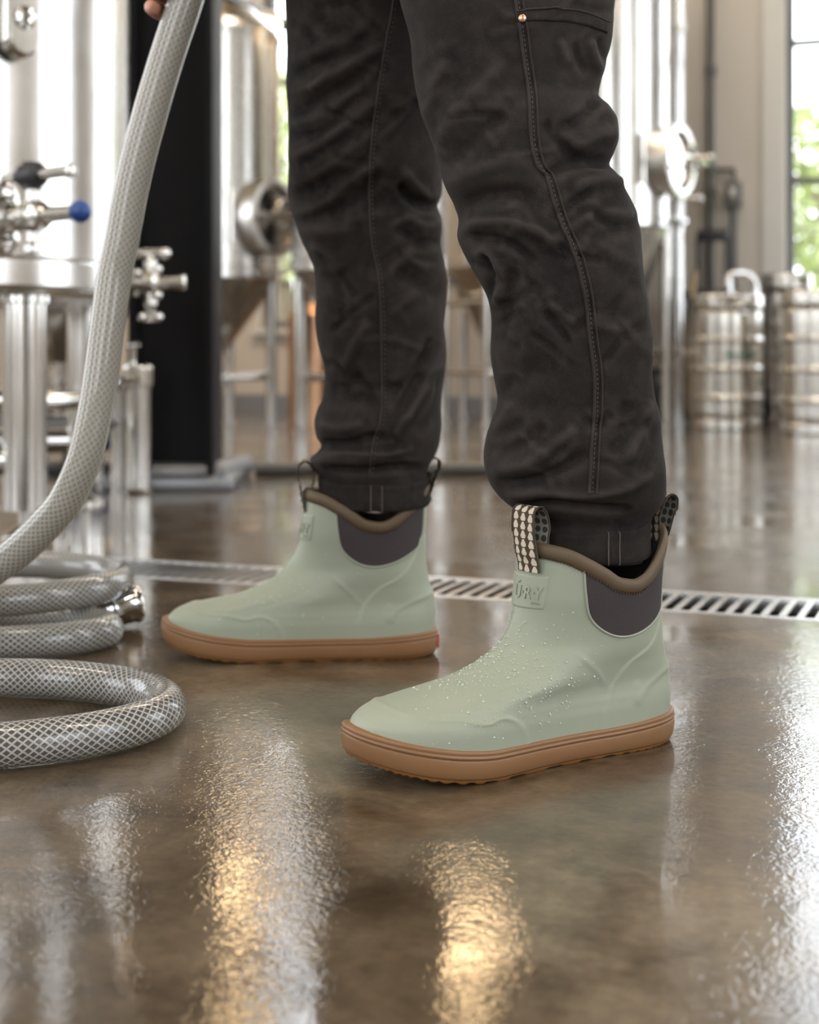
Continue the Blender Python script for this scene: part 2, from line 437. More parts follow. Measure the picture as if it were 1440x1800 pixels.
def hose_mat():
    n = NT('braided_hose'); tc = n.node('ShaderNodeTexCoord'); sp = n.node('ShaderNodeSeparateXYZ'); n.link(tc.outputs['UV'], sp.inputs[0])
    u = n.math('MULTIPLY', sp.outputs[0], 17.0); v = n.math('DIVIDE', sp.outputs[1], 0.0084)
    def thread(sig):
        a = n.math('FRACT', n.math('ADD', u, v) if sig > 0 else n.math('SUBTRACT', u, v))
        return n.math('ABSOLUTE', n.math('SUBTRACT', a, 0.5))
    t = n.math('MINIMUM', thread(1), thread(-1))
    line = n.ramp(t, [(0.09, 1.0), (0.19, 0.0)])
    dirt = n.noise(n.coord('Object'), 9, 4)
    cell = n.mix(dirt, (0.055, 0.055, 0.06), (0.085, 0.083, 0.08))
    far = n.ramp(n.math('DIVIDE', sp.outputs[1], 1.4), [(0.45, 1.0), (0.80, 0.0)])     # the hanging length gets paler, beige cells
    cell = n.mix(far, cell, (0.33, 0.30, 0.245))
    col = n.mix(line, cell, (0.46, 0.44, 0.41))
    n.set(Base=col, Roughness=0.22, Coat_Weight=0.6, Coat_Roughness=0.06, Normal=n.bump(line, 0.5, 0.0006))
    tr = n.node('ShaderNodeBsdfTranslucent'); n.link(n.mix(line, (0.62, 0.58, 0.50), (0.85, 0.80, 0.70)), tr.inputs[0])
    mx = n.node('ShaderNodeMixShader'); mx.inputs[0].default_value = 0.22
    n.link(n.b.outputs[0], mx.inputs[1]); n.link(tr.outputs[0], mx.inputs[2]); n.link(mx.outputs[0], n.out.inputs[0])
    return n.m
M['hose'] = hose_mat()
def drop_mat():
    n = NT('water_drop'); n.set(Base=(0.50, 0.55, 0.45), Roughness=0.04, IOR=1.5, Coat_Weight=1.0, Coat_Roughness=0.02); return n.m
M['drop'] = drop_mat()

# ================================================================== the hall
def struct(o): o['kind'] = 'structure'; return o
# floor, split along the drain
DR_V, DR_W = 0.0, 0.0
dA, dB = P(200, 1001, D(1001)), P(1440, 1066, D(1066))      # middle line of the drain
dm = (dA+dB)/2; ROTI = Matrix.Rotation(-ROOM_A, 3, 'Z')
DRV = (ROTI @ dm).y; DRH = 0.082                                # room depth of the drain, half width
fl = MB()
for (v0, v1) in ((V0-0.2, DRV-DRH), (DRV+DRH, V1+0.2)):
    k = 12
    for i in range(k):
        a = U0-0.2+(U1-U0+0.4)*i/k; b = U0-0.2+(U1-U0+0.4)*(i+1)/k
        fl.add([(a, v0, 0), (b, v0, 0), (b, v1, 0), (a, v1, 0)], [(0, 1, 2, 3)])
floor = struct(fl.build('floor', M['floor'], smooth=False, rz=ROOM_A))
mb = MB(); mb.box(U0-0.2, U1+0.2, V0-0.2, V1+0.2, CEIL, CEIL+0.1)
struct(mb.build('ceiling', M['ceiling'], smooth=False, rz=ROOM_A))

def wall(name, horiz, pos, out, a0, a1, wins):
    mb = MB(); t = 0.2*out
    lo, hi = sorted((pos, pos+t))
    def bx(p, q, z0, z1):
        if q-p < 1e-4 or z1-z0 < 1e-4: return
        if horiz: mb.box(p, q, lo, hi, z0, z1)
        else: mb.box(lo, hi, p, q, z0, z1)
    c = a0
    for (p, q, z0, z1) in sorted(wins):
        bx(c, p, 0, CEIL); bx(p, q, 0, z0); bx(p, q, z1, CEIL); c = q
    bx(c, a1, 0, CEIL)
    return struct(mb.build(name, M['wall'], smooth=False, rz=ROOM_A))
wall('wall_back', True, V1, 1, U0-0.2, U1+0.2, WIN_BACK)
wall('wall_front', True, V0, -1, U0-0.2, U1+0.2, WIN_FRONT)
wall('wall_right', False, U1, 1, V0, V1, WIN_RIGHT)
wall('wall_left', False, U0, -1, V0, V1, WIN_LEFT)
WN = [0]
def window(horiz, pos, out, a0, a1, z0, z1, na, zs):
    WN[0] += 1
    def bx(mb, p, q, c, d, za, zb):
        lo, hi = sorted((pos+c*out, pos+d*out))
        if horiz: mb.box(p, q, lo, hi, za, zb)
        else: mb.box(lo, hi, p, q, za, zb)
    fr = MB(); f = 0.05
    bx(fr, a0, a0+f, .10, .16, z0, z1); bx(fr, a1-f, a1, .10, .16, z0, z1)
    bx(fr, a0, a1, .10, .16, z0, z0+f); bx(fr, a0, a1, .10, .16, z1-f, z1)
    w_ = struct(fr.build('window_%d' % WN[0], M['win_frame'], smooth=False, rz=ROOM_A))
    si = MB(); bx(si, a0-.03, a1+.03, -.04, .1, z0-.03, z0+.005); si.build('window_sill', M['white_trim'], w_, smooth=False)
    us = [a0+(a1-a0)*i/na for i in range(na+1)]
    for u in us[1:-1]:
        m = MB(); bx(m, u-.02, u+.02, .11, .15, z0, z1); m.build('mullion', M['win_frame'], w_, smooth=False)
    for z in zs[1:-1]:
        m = MB(); bx(m, a0, a1, .112, .148, z-.018, z+.018); m.build('glazing_bar', M['win_frame'], w_, smooth=False)
    for i in range(na):
        for j in range(len(zs)-1):
            m = MB(); bx(m, us[i]+.005, us[i+1]-.005, .128, .132, zs[j]+.005, zs[j+1]-.005)
            m.build('pane', M['pane'], w_, smooth=False)
ZB = [0.53, 1.27, 2.005, 2.74, 3.47, 4.2]
window(True, V1, 1, *WIN_BACK[0], 1, [0.5, 1.27, 2.0, 2.74, 3.4, 4.0])
window(True, V1, 1, *WIN_BACK[1], 3, ZB)
for wz in WIN_FRONT: window(True, V0, -1, *wz, 3, [0.6, 1.8, 3.0, 4.2])
for wz in WIN_RIGHT: window(False, U1, 1, *wz, 3, [0.6, 1.8, 3.0, 4.2])
for wz in WIN_LEFT: window(False, U0, -1, *wz, 3, [0.6, 1.8, 3.0, 4.2])
mb = MB(); mb.box(U0, U1, V1-.015, V1, 0, .11); struct(mb.build('baseboard_back', M['grey_plate'], smooth=False, rz=ROOM_A))
# white jamb lining of the window in view
mb = MB(); u0 = WIN_BACK[1][0]; mb.box(u0-.10, u0, V1-.012, V1, .5, 4.3); mb.box(u0, u0+.012, V1, V1+.1, .5, 4.2)
struct(mb.build('trim_1', M['white_trim'], smooth=False, rz=ROOM_A))

# ground and trees outside
mb = MB(); mb.box(-30, 30, V1+.25, 60, -.35, -.25); mb.box(-30, 30, -60, V0-.25, -.35, -.25); mb.box(U1+.25, 60, -20, 40, -.36, -.26); mb.box(-60, U0-.25, -20, 40, -.36, -.26)
struct(mb.build('ground', M['lawn'], smooth=False, rz=ROOM_A))
def tree(loc, h, r, n, label, seed):
    g = np.random.default_rng(seed); t = empty('tree', loc)
    mb = MB(); mb.tube([(0, 0, 0), (.05, 0, h*.3), (-.04, .05, h*.6), (.03, 0, h*.9)], [.14, .11, .08, .03], 8)
    for k in range(7):
        a = g.uniform(0, 6.28); z = h*g.uniform(.3, .7)
        mb.tube([(0, 0, z), (math.cos(a)*r*.45, math.sin(a)*r*.45, z+.35*r), (math.cos(a)*r*.8, math.sin(a)*r*.8, z+.7*r)], [.05, .03, .012], 6)
    mb.build('trunk', M['bark'], t)
    vs = []; fs = []
    cl = [(g.uniform(-1, 1)*r*.75, g.uniform(-1, 1)*r*.75, h*g.uniform(.38, .98)) for _ in range(26)]
    for k in range(n):
        c = cl[g.integers(len(cl))]; d = g.normal(size=3); d /= np.linalg.norm(d); q = np.array(c)+d*r*.42*g.uniform(.2, 1)**.5
        a = g.normal(size=3); a /= np.linalg.norm(a); b = np.cross(a, g.normal(size=3)); b /= np.linalg.norm(b); s = g.uniform(.05, .11)
        i = len(vs); vs += [tuple(q-a*s), tuple(q+b*s*.5), tuple(q+a*s), tuple(q-b*s*.5)]; fs.append((i, i+1, i+2, i+3))
    m2 = MB(); m2.v = vs; m2.f = fs; f = m2.build('foliage', M['leaf'], t, smooth=False); f['kind'] = 'stuff'
    tag(t, label, 'tree', 'trees outside the hall windows')
tree(ruv(-0.65, 13.0, -.25), 3.1, 1.3, 3200, 'green tree outside the tall right-hand window, low beside its left jamb', 1)
tree(ruv(1.9, 17.2, -.25), 5.2, 1.5, 4200, 'taller green tree outside the right-hand window, nearest the picture edge', 2)
tree(ruv(-7.1, 15.0, -.25), 4.0, 1.6, 3000, 'green tree outside the window behind the left fermenter', 3)

# ------------------------------------------------------------------ floor drain
dr = empty('floor_drain', ruv(0, DRV, 0), ROOM_A)
tag(dr, 'long steel slot drain with slanted bars set across the wet floor', 'drain')
mb = MB(); mb.box(-3.2, 3.2, -DRH, DRH, -.09, -.075); mb.box(-3.2, 3.2, -DRH-.004, -DRH, -.09, -.001); mb.box(-3.2, 3.2, DRH, DRH+.004, -.09, -.001)
mb.build('trough', M['trough'], dr, smooth=False)
for s in (-1, 1):
    mb = MB(); a, b = sorted((s*DRH, s*(DRH-.011))); mb.box(-3.2, 3.2, a, b, -.02, .0015, .001); mb.build('rail', M['grate'], dr)
mb = MB(); sl = 0.004; bw = 0.0050
y0, y1 = -DRH+.010, DRH-.010
vs = [(x+sx, y, z) for z in (-.0025, .0005) for (y, sx) in ((y0, -sl), (y1, sl)) for x in (-bw, bw)]
mb.add(vs, [(0, 2, 3, 1), (4, 5, 7, 6), (0, 1, 5, 4), (2, 6, 7, 3), (0, 4, 6, 2), (1, 3, 7, 5)])
bar0 = mb.build('bar', M['grate'], dr, smooth=False); PITCH = 0.0240; bar0.location = (-1.5, 0, 0)
for i in range(1, 110):
    c = bar0.copy(); COL.objects.link(c); c.location = (-1.5+PITCH*i, 0, 0); c.parent = dr
for (a, b) in ((-3.2, -1.5-PITCH/2), (-1.5+PITCH*109.5, 3.2)):
    mb = MB(); x = a+.02
    while x < b-.01:
        mb.add([(v[0]+x, v[1], v[2]) for v in vs], [(0, 2, 3, 1), (4, 5, 7, 6), (0, 1, 5, 4), (2, 6, 7, 3), (0, 4, 6, 2), (1, 3, 7, 5)]); x += PITCH
    o = mb.build('bar_run', M['grate'], dr, smooth=False); o['kind'] = 'stuff'

# ------------------------------------------------------------------ lamps and beams
def pendant(px, d, z, label):
    b = P(px, 620, d); t = empty('pendant_lamp', (b.x, b.y, z))
    m = MB(); m.cyl((0, 0, .5), (0, 0, CEIL-z), .008, n=8); m.build('cord', M['black_plastic'], t)
    m = MB(); m.lathe((0, 0, 0), (0, 0, 1), [(.17, .10), (.165, .16), (.13, .26), (.07, .36), (.035, .42), (.035, .5)], 28, cap=False)
    m.build('shade', M['black_beam'], t)
    m = MB(); m.lathe((0, 0, -.02), (0, 0, 1), [(.001, 0), (.09, .015), (.15, .06), (.165, .13), (.16, .16)], 28); m.build('diffuser', M['lamp'], t)
    tag(t, label, 'lamp', 'warm pendant lamps over the tanks')
pendant(400, 6.2, 2.75, 'middle one of the warm pendant lamps beside the black column')
pendant(402, 6.85, 2.28, 'lowest and farthest of the warm pendant lamps beside the black column, added to lengthen the floor streak')  # extra pendant, added to lengthen the warm streak on the wet floor
pendant(396, 5.4, 2.75, 'nearest of the warm pendant lamps beside the black column, added to lengthen the floor streak')  # another added pendant feeding the same floor streak
pendant(832, 6.7, 2.55, 'lower warm pendant lamp above the gap between the legs, added to lengthen the floor streak')  # added under the higher pendant to draw out its floor reflection
pendant(838, 6.1, 2.95, 'higher warm pendant lamp above the gap between the legs')
pendant(-120, 6.6, 2.9, 'warm pendant lamp farthest left, beyond the big steel tank')
b = P(398, 24, 7.4); R_ = math.radians(-20)
t = empty('led_strip_light', b, ROOM_A-.35)
tag(t, 'bright warm strip light under the dark beam beside the black column', 'lamp')
mb = MB(); mb.box(-.10, .10, -.35, .35, 0, .05, .02); mb.build('housing', M['white_trim'], t)
mb = MB(); mb.box(-.085, .085, -.33, .33, -.03, .001, .01); mb.build('diffuser', M['led'], t)
mb = MB(); mb.cyl((0, .2, .05), (0, .2, CEIL-b.z), .006, n=8); mb.cyl((0, -.2, .05), (0, -.2, CEIL-b.z), .006, n=8); mb.build('hanger', M['conduit'], t)
def fill_strip(u, v, label):  # unseen strip lights, added to brighten the back wall, hall and person
    t = empty('fill_strip_light', ruv(u, v, 4.1), ROOM_A); tag(t, label, 'lamp', 'added ceiling fill lights out of view')
    mb = MB(); mb.box(-.75, .75, -.17, .17, 0, .06, .01); mb.build('housing', M['white_trim'], t)
    mb = MB(); mb.box(-.72, .72, -.15, .15, -.03, .002, .008); mb.build('diffuser', M['fill_led'], t)
    for x in (-.5, .5):
        mb = MB(); mb.cyl((x, 0, .06), (x, 0, CEIL-4.1), .006, n=8); mb.build('hanger', M['conduit'], t)
for (u, v, lab) in ((-3.6, 1.2, 'added ceiling fill light over the big left tank'), (-1.2, 1.2, 'added ceiling fill light over the person'), (1.2, 1.2, 'added ceiling fill light over the floor right of the person'), (3.2, 1.2, 'added ceiling fill light nearest the right-hand wall'),
        (-3.6, -1.4, 'added ceiling fill light behind the camera, left of the pair'), (-0.6, -1.4, 'added ceiling fill light behind the camera, right of the pair')): fill_strip(u, v, lab)
for (u, lab) in ((-5.2, 'added ceiling fill light over the far left corner'), (-3.3, 'added ceiling fill light above the conical tank beside the black column'), (-1.4, 'added ceiling fill light above the kegs'), (0.6, 'added ceiling fill light above the right-hand window')):
    fill_strip(u, 5.6, lab)
# dark beam crossing above the lamp
mb = MB(); p0, p1 = P(300, -38, 6.6), P(560, 66, 8.3)
mb.tube([p0+(p0-p1)*2.0, p0, p1, p1+(p1-p0)*.05], .045, 4); tag(mb.build('roof_beam', M['black_beam'], angle=20), 'dark diagonal roof beam running above the strip light', 'beam')

# ------------------------------------------------------------------ black H column
cx0, cx1, cy = P(236, 850, 3.72).x, P(381, 850, 3.72).x, 3.72
t = empty('steel_column', ((cx0+cx1)/2, cy, 0), math.radians(2)); hw = (cx1-cx0)/2
tag(t, 'black painted steel H-column standing on a base plate behind the hose', 'column')
mb = MB(); mb.box(-hw+.018, hw-.018, .02, .036, .03, CEIL); mb.build('web', M['black_beam'], t, smooth=False)
for s in (-1, 1):
    mb = MB(); a, b = sorted((s*hw, s*(hw-.018))); mb.box(a, b, -.10, .155, .03, CEIL, .003); mb.build('flange', M['black_beam'], t)
mb = MB(); mb.box(-hw-.06, hw+.06, -.17, .22, 0, .032, .006); mb.build('base_plate', M['grey_plate'], t)
for (x, y) in ((-hw-.03, -.14), (hw+.03, -.14), (hw+.03, .19)):
    mb = MB(); mb.lathe((x, y, .03), (0, 0, 1), [(.016, 0), (.016, .014), (.008, .014), (.008, .028)], 6); mb.build('anchor_bolt', M['grey_plate'], t)
# low steel kerb by the column
mb = MB(); p0, p1 = P(384, 858, 3.72), P(428, 840, 4.0)
mb.tube([Vector((p0.x-.25, p0.y-.03, .03)), Vector((p0.x, p0.y, .03)), Vector((p1.x, p1.y, .03))], .034, 10); tag(mb.build('floor_pipe', M['grey_plate']), 'short grey steel pipe lying at the foot of the black column', 'pipe')
mb = MB(); p2 = P(560, 842, 4.05)
mb.tube([Vector((p1.x+.03, p1.y+.03, .018)), Vector((p2.x, p2.y, .018)), Vector((p2.x+.9, p2.y-.05, .018))], .018, 10); tag(mb.build('floor_conduit', M['conduit']), 'thin dark conduit running along the floor behind the far boot', 'pipe')

# ------------------------------------------------------------------ large tank at the left
TC = Vector((-1.065, 2.95, 0)); TR = 0.45
t = empty('brewing_tank', TC); tag(t, 'large upright steel tank on legs at the left edge, nearest the camera', 'tank')
zb = 0.465
mb = MB(); mb.lathe((0, 0, zb), (0, 0, 1), [(.02, -.005), (TR-.05, 0), (TR-.015, .006), (TR, .025), (TR, .075), (TR-.002, .078), (TR, .081), (TR, 1.15), (TR-.002, 1.153), (TR, 1.156), (TR, 1.75), (TR*.93, 1.86), (TR*.75, 1.95), (TR*.4, 2.02), (.1, 2.05)], 96)
mb.build('vessel', M['steel'], t, angle=60)
mb = MB(); mb.lathe((0, 0, zb+2.03), (0, 0, 1), [(.1, 0), (.1, .1), (.14, .1), (.14, .13), (.1, .13), (.02, .16)], 32); mb.build('top_flange', M['fitting'], t)
for a in (-42.6, 47.4, 137.4, 227.4):
    a = math.radians(a); x, y = .428*math.cos(a), .428*math.sin(a)
    mb = MB(); mb.lathe((x, y, .055), (0, 0, 1), [(.043, 0), (.043, zb-.065), (.05, zb-.063), (.05, zb-.05)], 32); lg = mb.build('leg', M['steel_leg'], t)
    mb = MB(); mb.lathe((x, y, 0), (0, 0, 1), [(.045, 0), (.045, .008), (.018, .02), (.012, .025), (.012, .06)], 20); mb.build('foot', M['fitting'], lg)
for (a, b_) in ((-42.6, 227.4), (47.4, 137.4), (227.4, 137.4)):
    a, b_ = math.radians(a), math.radians(b_)
    mb = MB(); mb.cyl((.428*math.cos(a), .428*math.sin(a), .150), (.428*math.cos(b_), .428*math.sin(b_), .150), .030, n=20); mb.build('brace', M['steel_leg'], t)
# outlet pipes under the tank
mb = MB(); mb.tube(catmull([(0, 0, zb), (0, 0, .36), (.05, .05, .27), (.2, .16, .25), (.30, .3, .25)], .02), .022, 14); mb.build('outlet_pipe', M['steel_leg'], t)
# manway clamp plate on the wall of the tank
hp = Vector((.300, -.335, 0)).normalized()
def on_tank(ang, z, out=0.0):
    a = math.radians(ang); return Vector((math.cos(a)*(TR+out), math.sin(a)*(TR+out), z))
def oblong(mb, c, nrm, w_, h_, th, k=10):
    n = Vector(nrm).normalized(); r = n.cross(Vector((0, 0, 1))).normalized()*-1; up = Vector((0, 0, 1))
    ring = []
    for sgn, base in ((1, 0), (-1, math.pi)):
        for i in range(k+1):
            a = base+math.pi*i/k
            ring.append((math.cos(a)*w_/2, math.sin(a)*w_/2+sgn*(h_-w_)/2))
    vs = []
    for (e, q) in ((1.0, 0), (1.0, th*.7), (.88, th), ):
        vs += [c + r*x*e + up*y*e + n*q for (x, y) in ring]
    L = len(ring); fs = [tuple(reversed(range(L)))]
    for j in range(2):
        for i in range(L): fs.append((j*L+i, j*L+(i+1) % L, (j+1)*L+(i+1) % L, (j+1)*L+i))
    fs.append(tuple(2*L+i for i in range(L))); mb.add(vs, fs)
hc = on_tank(-47.5, .995, .012); hn = Vector((math.cos(math.radians(-40)), math.sin(math.radians(-40)), 0))
mb = MB(); oblong(mb, hc, hn, .068, .15, .03); hp_ = mb.build('clamp_plate', M['fitting'], t, angle=30)
mb = MB(); mb.lathe(hc+hn*.028, hn, [(.022, 0), (.022, .006), (.012, .01), (.006, .008), (.006, .002)], 20); mb.build('clamp_nut', M['chrome'], hp_)
# sample valve with blue ball
vd = Vector((math.cos(math.radians(-38)), math.sin(math.radians(-38)), 0)); vp = on_tank(-52.5, .612, -.005)
v = empty('sample_valve', TC+vp); tag(v, 'steel sample valve with a blue ball knob on the big left tank', 'valve')
up = Vector((0, 0, 1))
mb = MB()
for z in (.034, -.034):
    mb.lathe(up*z, vd, [(.034, 0), (.036, .004), (.036, .016), (.033, .019), (.033, .022), (.036, .025), (.036, .036), (.032, .040), (.015, .042)], 28)
mb.lathe((0, 0, 0), vd, [(.045, .002), (.047, .006), (.047, .016), (.042, .018), (.042, .023), (.047, .026), (.047, .036), (.04, .04)], 32); mb.build('flange', M['fitting'], v)
mb = MB(); mb.lathe((0, 0, 0), vd, [(.022, .03), (.026, .05), (.026, .07), (.018, .074), (.018, .105), (.028, .108), (.03, .125), (.028, .145), (.019, .148), (.019, .165), (.015, .17), (.013, .25)], 24); mb.build('body', M['fitting'], v)
mb = MB(); mb.sphere(vd*.262, .0205, 24, 16); mb.build('ball_knob', M['blue_knob'], v)['label'] = 'blue ball knob'
tp = vd*.122
mb = MB(); mb.lathe(tp-up*.07, up, [(.004, 0), (.016, .004), (.016, .016), (.010, .022), (.010, .05), (.012, .09), (.012, .13)], 16); mb.build('stem', M['fitting'], v)
for z in (.034, -.034):
    mb = MB(); mb.lathe(up*z+vd*.04, vd, [(.011, 0), (.011, .02), (.006, .022), (.006, .035)], 6); mb.build('bolt', M['chrome'], v)
un = empty('hose_union', TC+vp+tp+up*.075); tag(un, 'black plastic tee union with a steel spout above the blue ball knob', 'fitting')
mb = MB(); mb.lathe(-vd*.022, vd, [(.012, -.02), (.014, 0), (.024, .004), (.025, .02), (.025, .028), (.022, .044), (.012, .048), (.011, .056)], 20); mb.cyl(-up*.026, up*.024, .018, n=16); mb.build('union_body', M['black_plastic'], un)
mb = MB(); mb.lathe(vd*.03, vd, [(.011, 0), (.011, .07), (.013, .073), (.013, .085), (.009, .087)], 16); mb.build('spout', M['fitting'], un)
mb = MB(); mb.cyl(-vd*.085, -vd*.035, .009, n=14); mb.build('inlet', M['fitting'], un)
# drain valve cluster on the right side of the tank
vd = Vector((1, -.12, 0)).normalized(); v = empty('outlet_valve', TC+Vector((TR-.02, .02, .512)))
tag(v, 'steel cross-shaped outlet valve on the right side of the big tank, before the black column', 'valve')
mb = MB(); mb.lathe((0, 0, 0), vd, [(.016, 0), (.016, .03), (.03, .032), (.03, .044), (.02, .048), (.02, .06), (.027, .065), (.027, .085), (.018, .09), (.014, .095), (.014, .135), (.017, .137), (.017, .15), (.012, .152)], 22); mb.build('body', M['fitting'], v)
c = vd*.074
mb = MB(); mb.lathe(c, up, [(.013, -.085), (.009, -.08), (.010, -.055), (.014, -.05), (.014, .045), (.010, .05), (.010, .062)], 18); mb.build('stem', M['fitting'], v)
mb = MB(); mb.tube([c+up*.062-vd*.055, c+up*.063, c+up*.063+vd*.03], .010, 12); mb.sphere(c+up*.063+vd*.032, .013, 12, 8); mb.build('handle', M['chrome'], v)
for (a, b_) in ((.028, .02), (-.028, .02), (.02, -.025), (-.02, -.06)):
    mb = MB(); mb.sphere(c+vd*b_+up*a+Vector((0, -.02, 0)), .010, 12, 8); mb.build('clamp_bolt', M['chrome'], v)
mb = MB(); mb.sphere(c-up*.075+vd*.018, .010, 12, 8); mb.sphere(c-up*.075-vd*.018, .010, 12, 8); mb.build('wing_nut', M['chrome'], v)

# filter housing and feed pipe
fp = P(243, 866, D(866)); f = empty('filter_housing', (fp.x, fp.y, 0)); tag(f, 'upright steel filter housing with a tee handle, standing before the black column', 'filter')
mb = MB(); mb.lathe((0, 0, 0), (0, 0, 1), [(.038, 0), (.040, .006), (.034, .012), (.034, .275)], 32); mb.build('cylinder', M['steel_leg'], f)
mb = MB(); mb.lathe((0, 0, .272), (0, 0, 1), [(.037, 0), (.041, .003), (.041, .05), (.037, .056), (.01, .06)], 32); mb.build('lid', M['fitting'], f)
mb = MB(); mb.lathe((-.012, 0, .325), (0, 0, 1), [(.010, 0), (.007, .01), (.007, .05)], 12); mb.tube([(-.03, -.002, .378), (.004, .002, .38)], .010, 10); mb.build('tee_handle', M['chrome'], f)
mb = MB(); mb.tube(catmull([(-.045, -.02, .262), (-.04, -.04, .285), (-.01, -.045, .295), (.015, -.042, .29)], .006), .007, 8); mb.build('latch', M['chrome'], f)
mb = MB(); mb.cyl((-.055, .02, 0), (-.055, .02, .30), .02, n=16); mb.build('side_tube', M['steel_leg'], f)
mb = MB(); z = .36-(745-620)/FPX*fp.y
mb.tube([(fp.x-.05, fp.y+.02, z), (fp.x-.7, fp.y-.02, z)], .021, 16); tag(mb.build('feed_pipe', M['grey_plate']), 'horizontal grey feed pipe running from the filter housing behind the hose', 'pipe')

# ================================================================== fermenters behind
M['door'] = steel('satin_steel', (0.78, 0.76, 0.73), 0.30, 0.42, 0.03)
def fermenter(px, d, R, zb, zt, label, man=None, feet=4, legr=.026, a0=20, ring_z=None, cone_bot=.28, legk=.93):
    b = P(px, 620, d); t = empty('conical_fermenter', (b.x, b.y, 0)); tag(t, label, 'tank', 'conical steel fermenters at the back of the hall')
    mb = MB(); mb.lathe((0, 0, 0), (0, 0, 1), [(.03, cone_bot), (.04, cone_bot+.01), (R-.01, zb-.01), (R, zb), (R, zb+.03), (R+.004, zb+.034), (R+.004, zb+.05), (R, zb+.054), (R, zt), (R+.005, zt+.005), (R+.005, zt+.03), (R*.96, zt+.06), (R*.7, zt+.15), (R*.3, zt+.19), (.04, zt+.2)], 72)
    mb.build('vessel', M['steel'], t, angle=25)
    for k in range(feet):
        a = math.radians(a0+360*k/feet); x, y = math.cos(a)*R*legk, math.sin(a)*R*legk
        mb = MB(); mb.cyl((x, y, .03), (x, y, zb+.06), legr, n=18); lg = mb.build('leg', M['steel_leg'], t)
        mb = MB(); mb.lathe((x, y, 0), (0, 0, 1), [(.045, 0), (.045, .01), (.015, .02), (.012, .04)], 14); mb.build('foot', M['fitting'], lg)
    for z in (ring_z or []):
        for k in range(feet):
            a, c = math.radians(a0+360*k/feet), math.radians(a0+360*(k+1)/feet)
            mb = MB(); mb.cyl((math.cos(a)*R*legk, math.sin(a)*R*legk, z), (math.cos(c)*R*legk, math.sin(c)*R*legk, z), .018, n=12); mb.build('brace', M['steel_leg'], t)
    # outlet with valve under the cone
    mb = MB(); mb.lathe((0, 0, cone_bot), (0, 0, -1), [(.025, 0), (.025, .03), (.04, .032), (.04, .045), (.022, .048), (.022, .1), (.035, .105), (.035, .12), (.02, .13), (.02, .2)], 18); ov = mb.build('outlet', M['fitting'], t)
    mb = MB(); mb.tube([(0, -.03, cone_bot-.08), (.05, -.09, cone_bot-.06), (.09, -.11, cone_bot-.06)], .010, 8); mb.sphere((.1, -.115, cone_bot-.06), .018, 10, 8); mb.build('valve_handle', M['chrome'], ov)
    if man:
        a, z, r = math.radians(man[0]), man[1], man[2]; n = Vector((math.cos(a), math.sin(a), 0)); c = n*(R-.03); c.z = z
        mb = MB(); mb.lathe(c, n, [(r*.97, 0), (r*.97, .07), (r*1.06, .074), (r*1.06, .112), (r*1.0, .116), (r*.86, .116), (r*.84, .08)], 44, cap=False); col = mb.build('manway_collar', M['door'], t, angle=25)
        mb = MB(); mb.lathe(c+n*.075, n, [(r*.85, 0), (r*.85, .008), (r*.80, .010), (r*.45, .004), (.02, .002)], 44); dr_ = mb.build('manway_door', M['chrome'], t, angle=25)
        mb = MB(); mb.tube([c+n*.165+Vector((0, 0, 1))*r*.42*math.cos(q*math.pi/12)+n.cross(Vector((0, 0, 1)))*r*.42*math.sin(q*math.pi/12) for q in range(24)], .010, 8, closed=True); mb.build('hand_wheel', M['fitting'], dr_)
        mb = MB(); s = n.cross(Vector((0, 0, 1))); mb.tube([c+n*.16-s*r*1.15, c+n*.18, c+n*.16+s*r*1.15], .012, 8); mb.lathe(c+n*.16, n, [(.02, 0), (.02, .05), (.012, .055), (.012, .09)], 12); mb.sphere(c+n*.26, .02, 10, 8); mb.build('door_bar', M['fitting'], dr_)
        mb = MB(); mb.tube([c+s*r*1.1-Vector((0, 0, .12)), c+s*r*1.1+Vector((0, 0, .12))], .012, 8); mb.build('hinge', M['fitting'], dr_)
        mb = MB(); mb.tube([c-Vector((0, 0, r*1.7))-s*.2, c-Vector((0, 0, r*1.7))+n*.09-s*.1], .011, 8); mb.sphere(c-Vector((0, 0, r*1.7))-s*.2, .018, 10, 8); mb.build('sample_tap', M['chrome'], t)
    return t
fermenter(362, 6.4, .345, .70, 1.80, 'conical steel fermenter with a round manway door, right of the black column', man=(-34, .97, .165), a0=-12, ring_z=[.25])
fermenter(648, 6.1, .345, .72, 2.2, 'conical fermenter mostly hidden behind the far trouser leg', a0=165, ring_z=[.25], legr=.034, legk=.92)
fermenter(885, 7.25, .34, .80, 2.0, 'conical fermenter on a braced stand seen between the two legs', a0=10, ring_z=[.26, .62], feet=6, legr=.022)
fermenter(1072, 6.75, .30, .97, 2.6, 'conical fermenter with a manway door right of the near knee', man=(-36, 1.28, .165), a0=-20, ring_z=[.36])
fermenter(118, 5.0, .36, .66, 2.1, 'distant conical fermenter half hidden behind the big left tank', a0=30, ring_z=[.22])
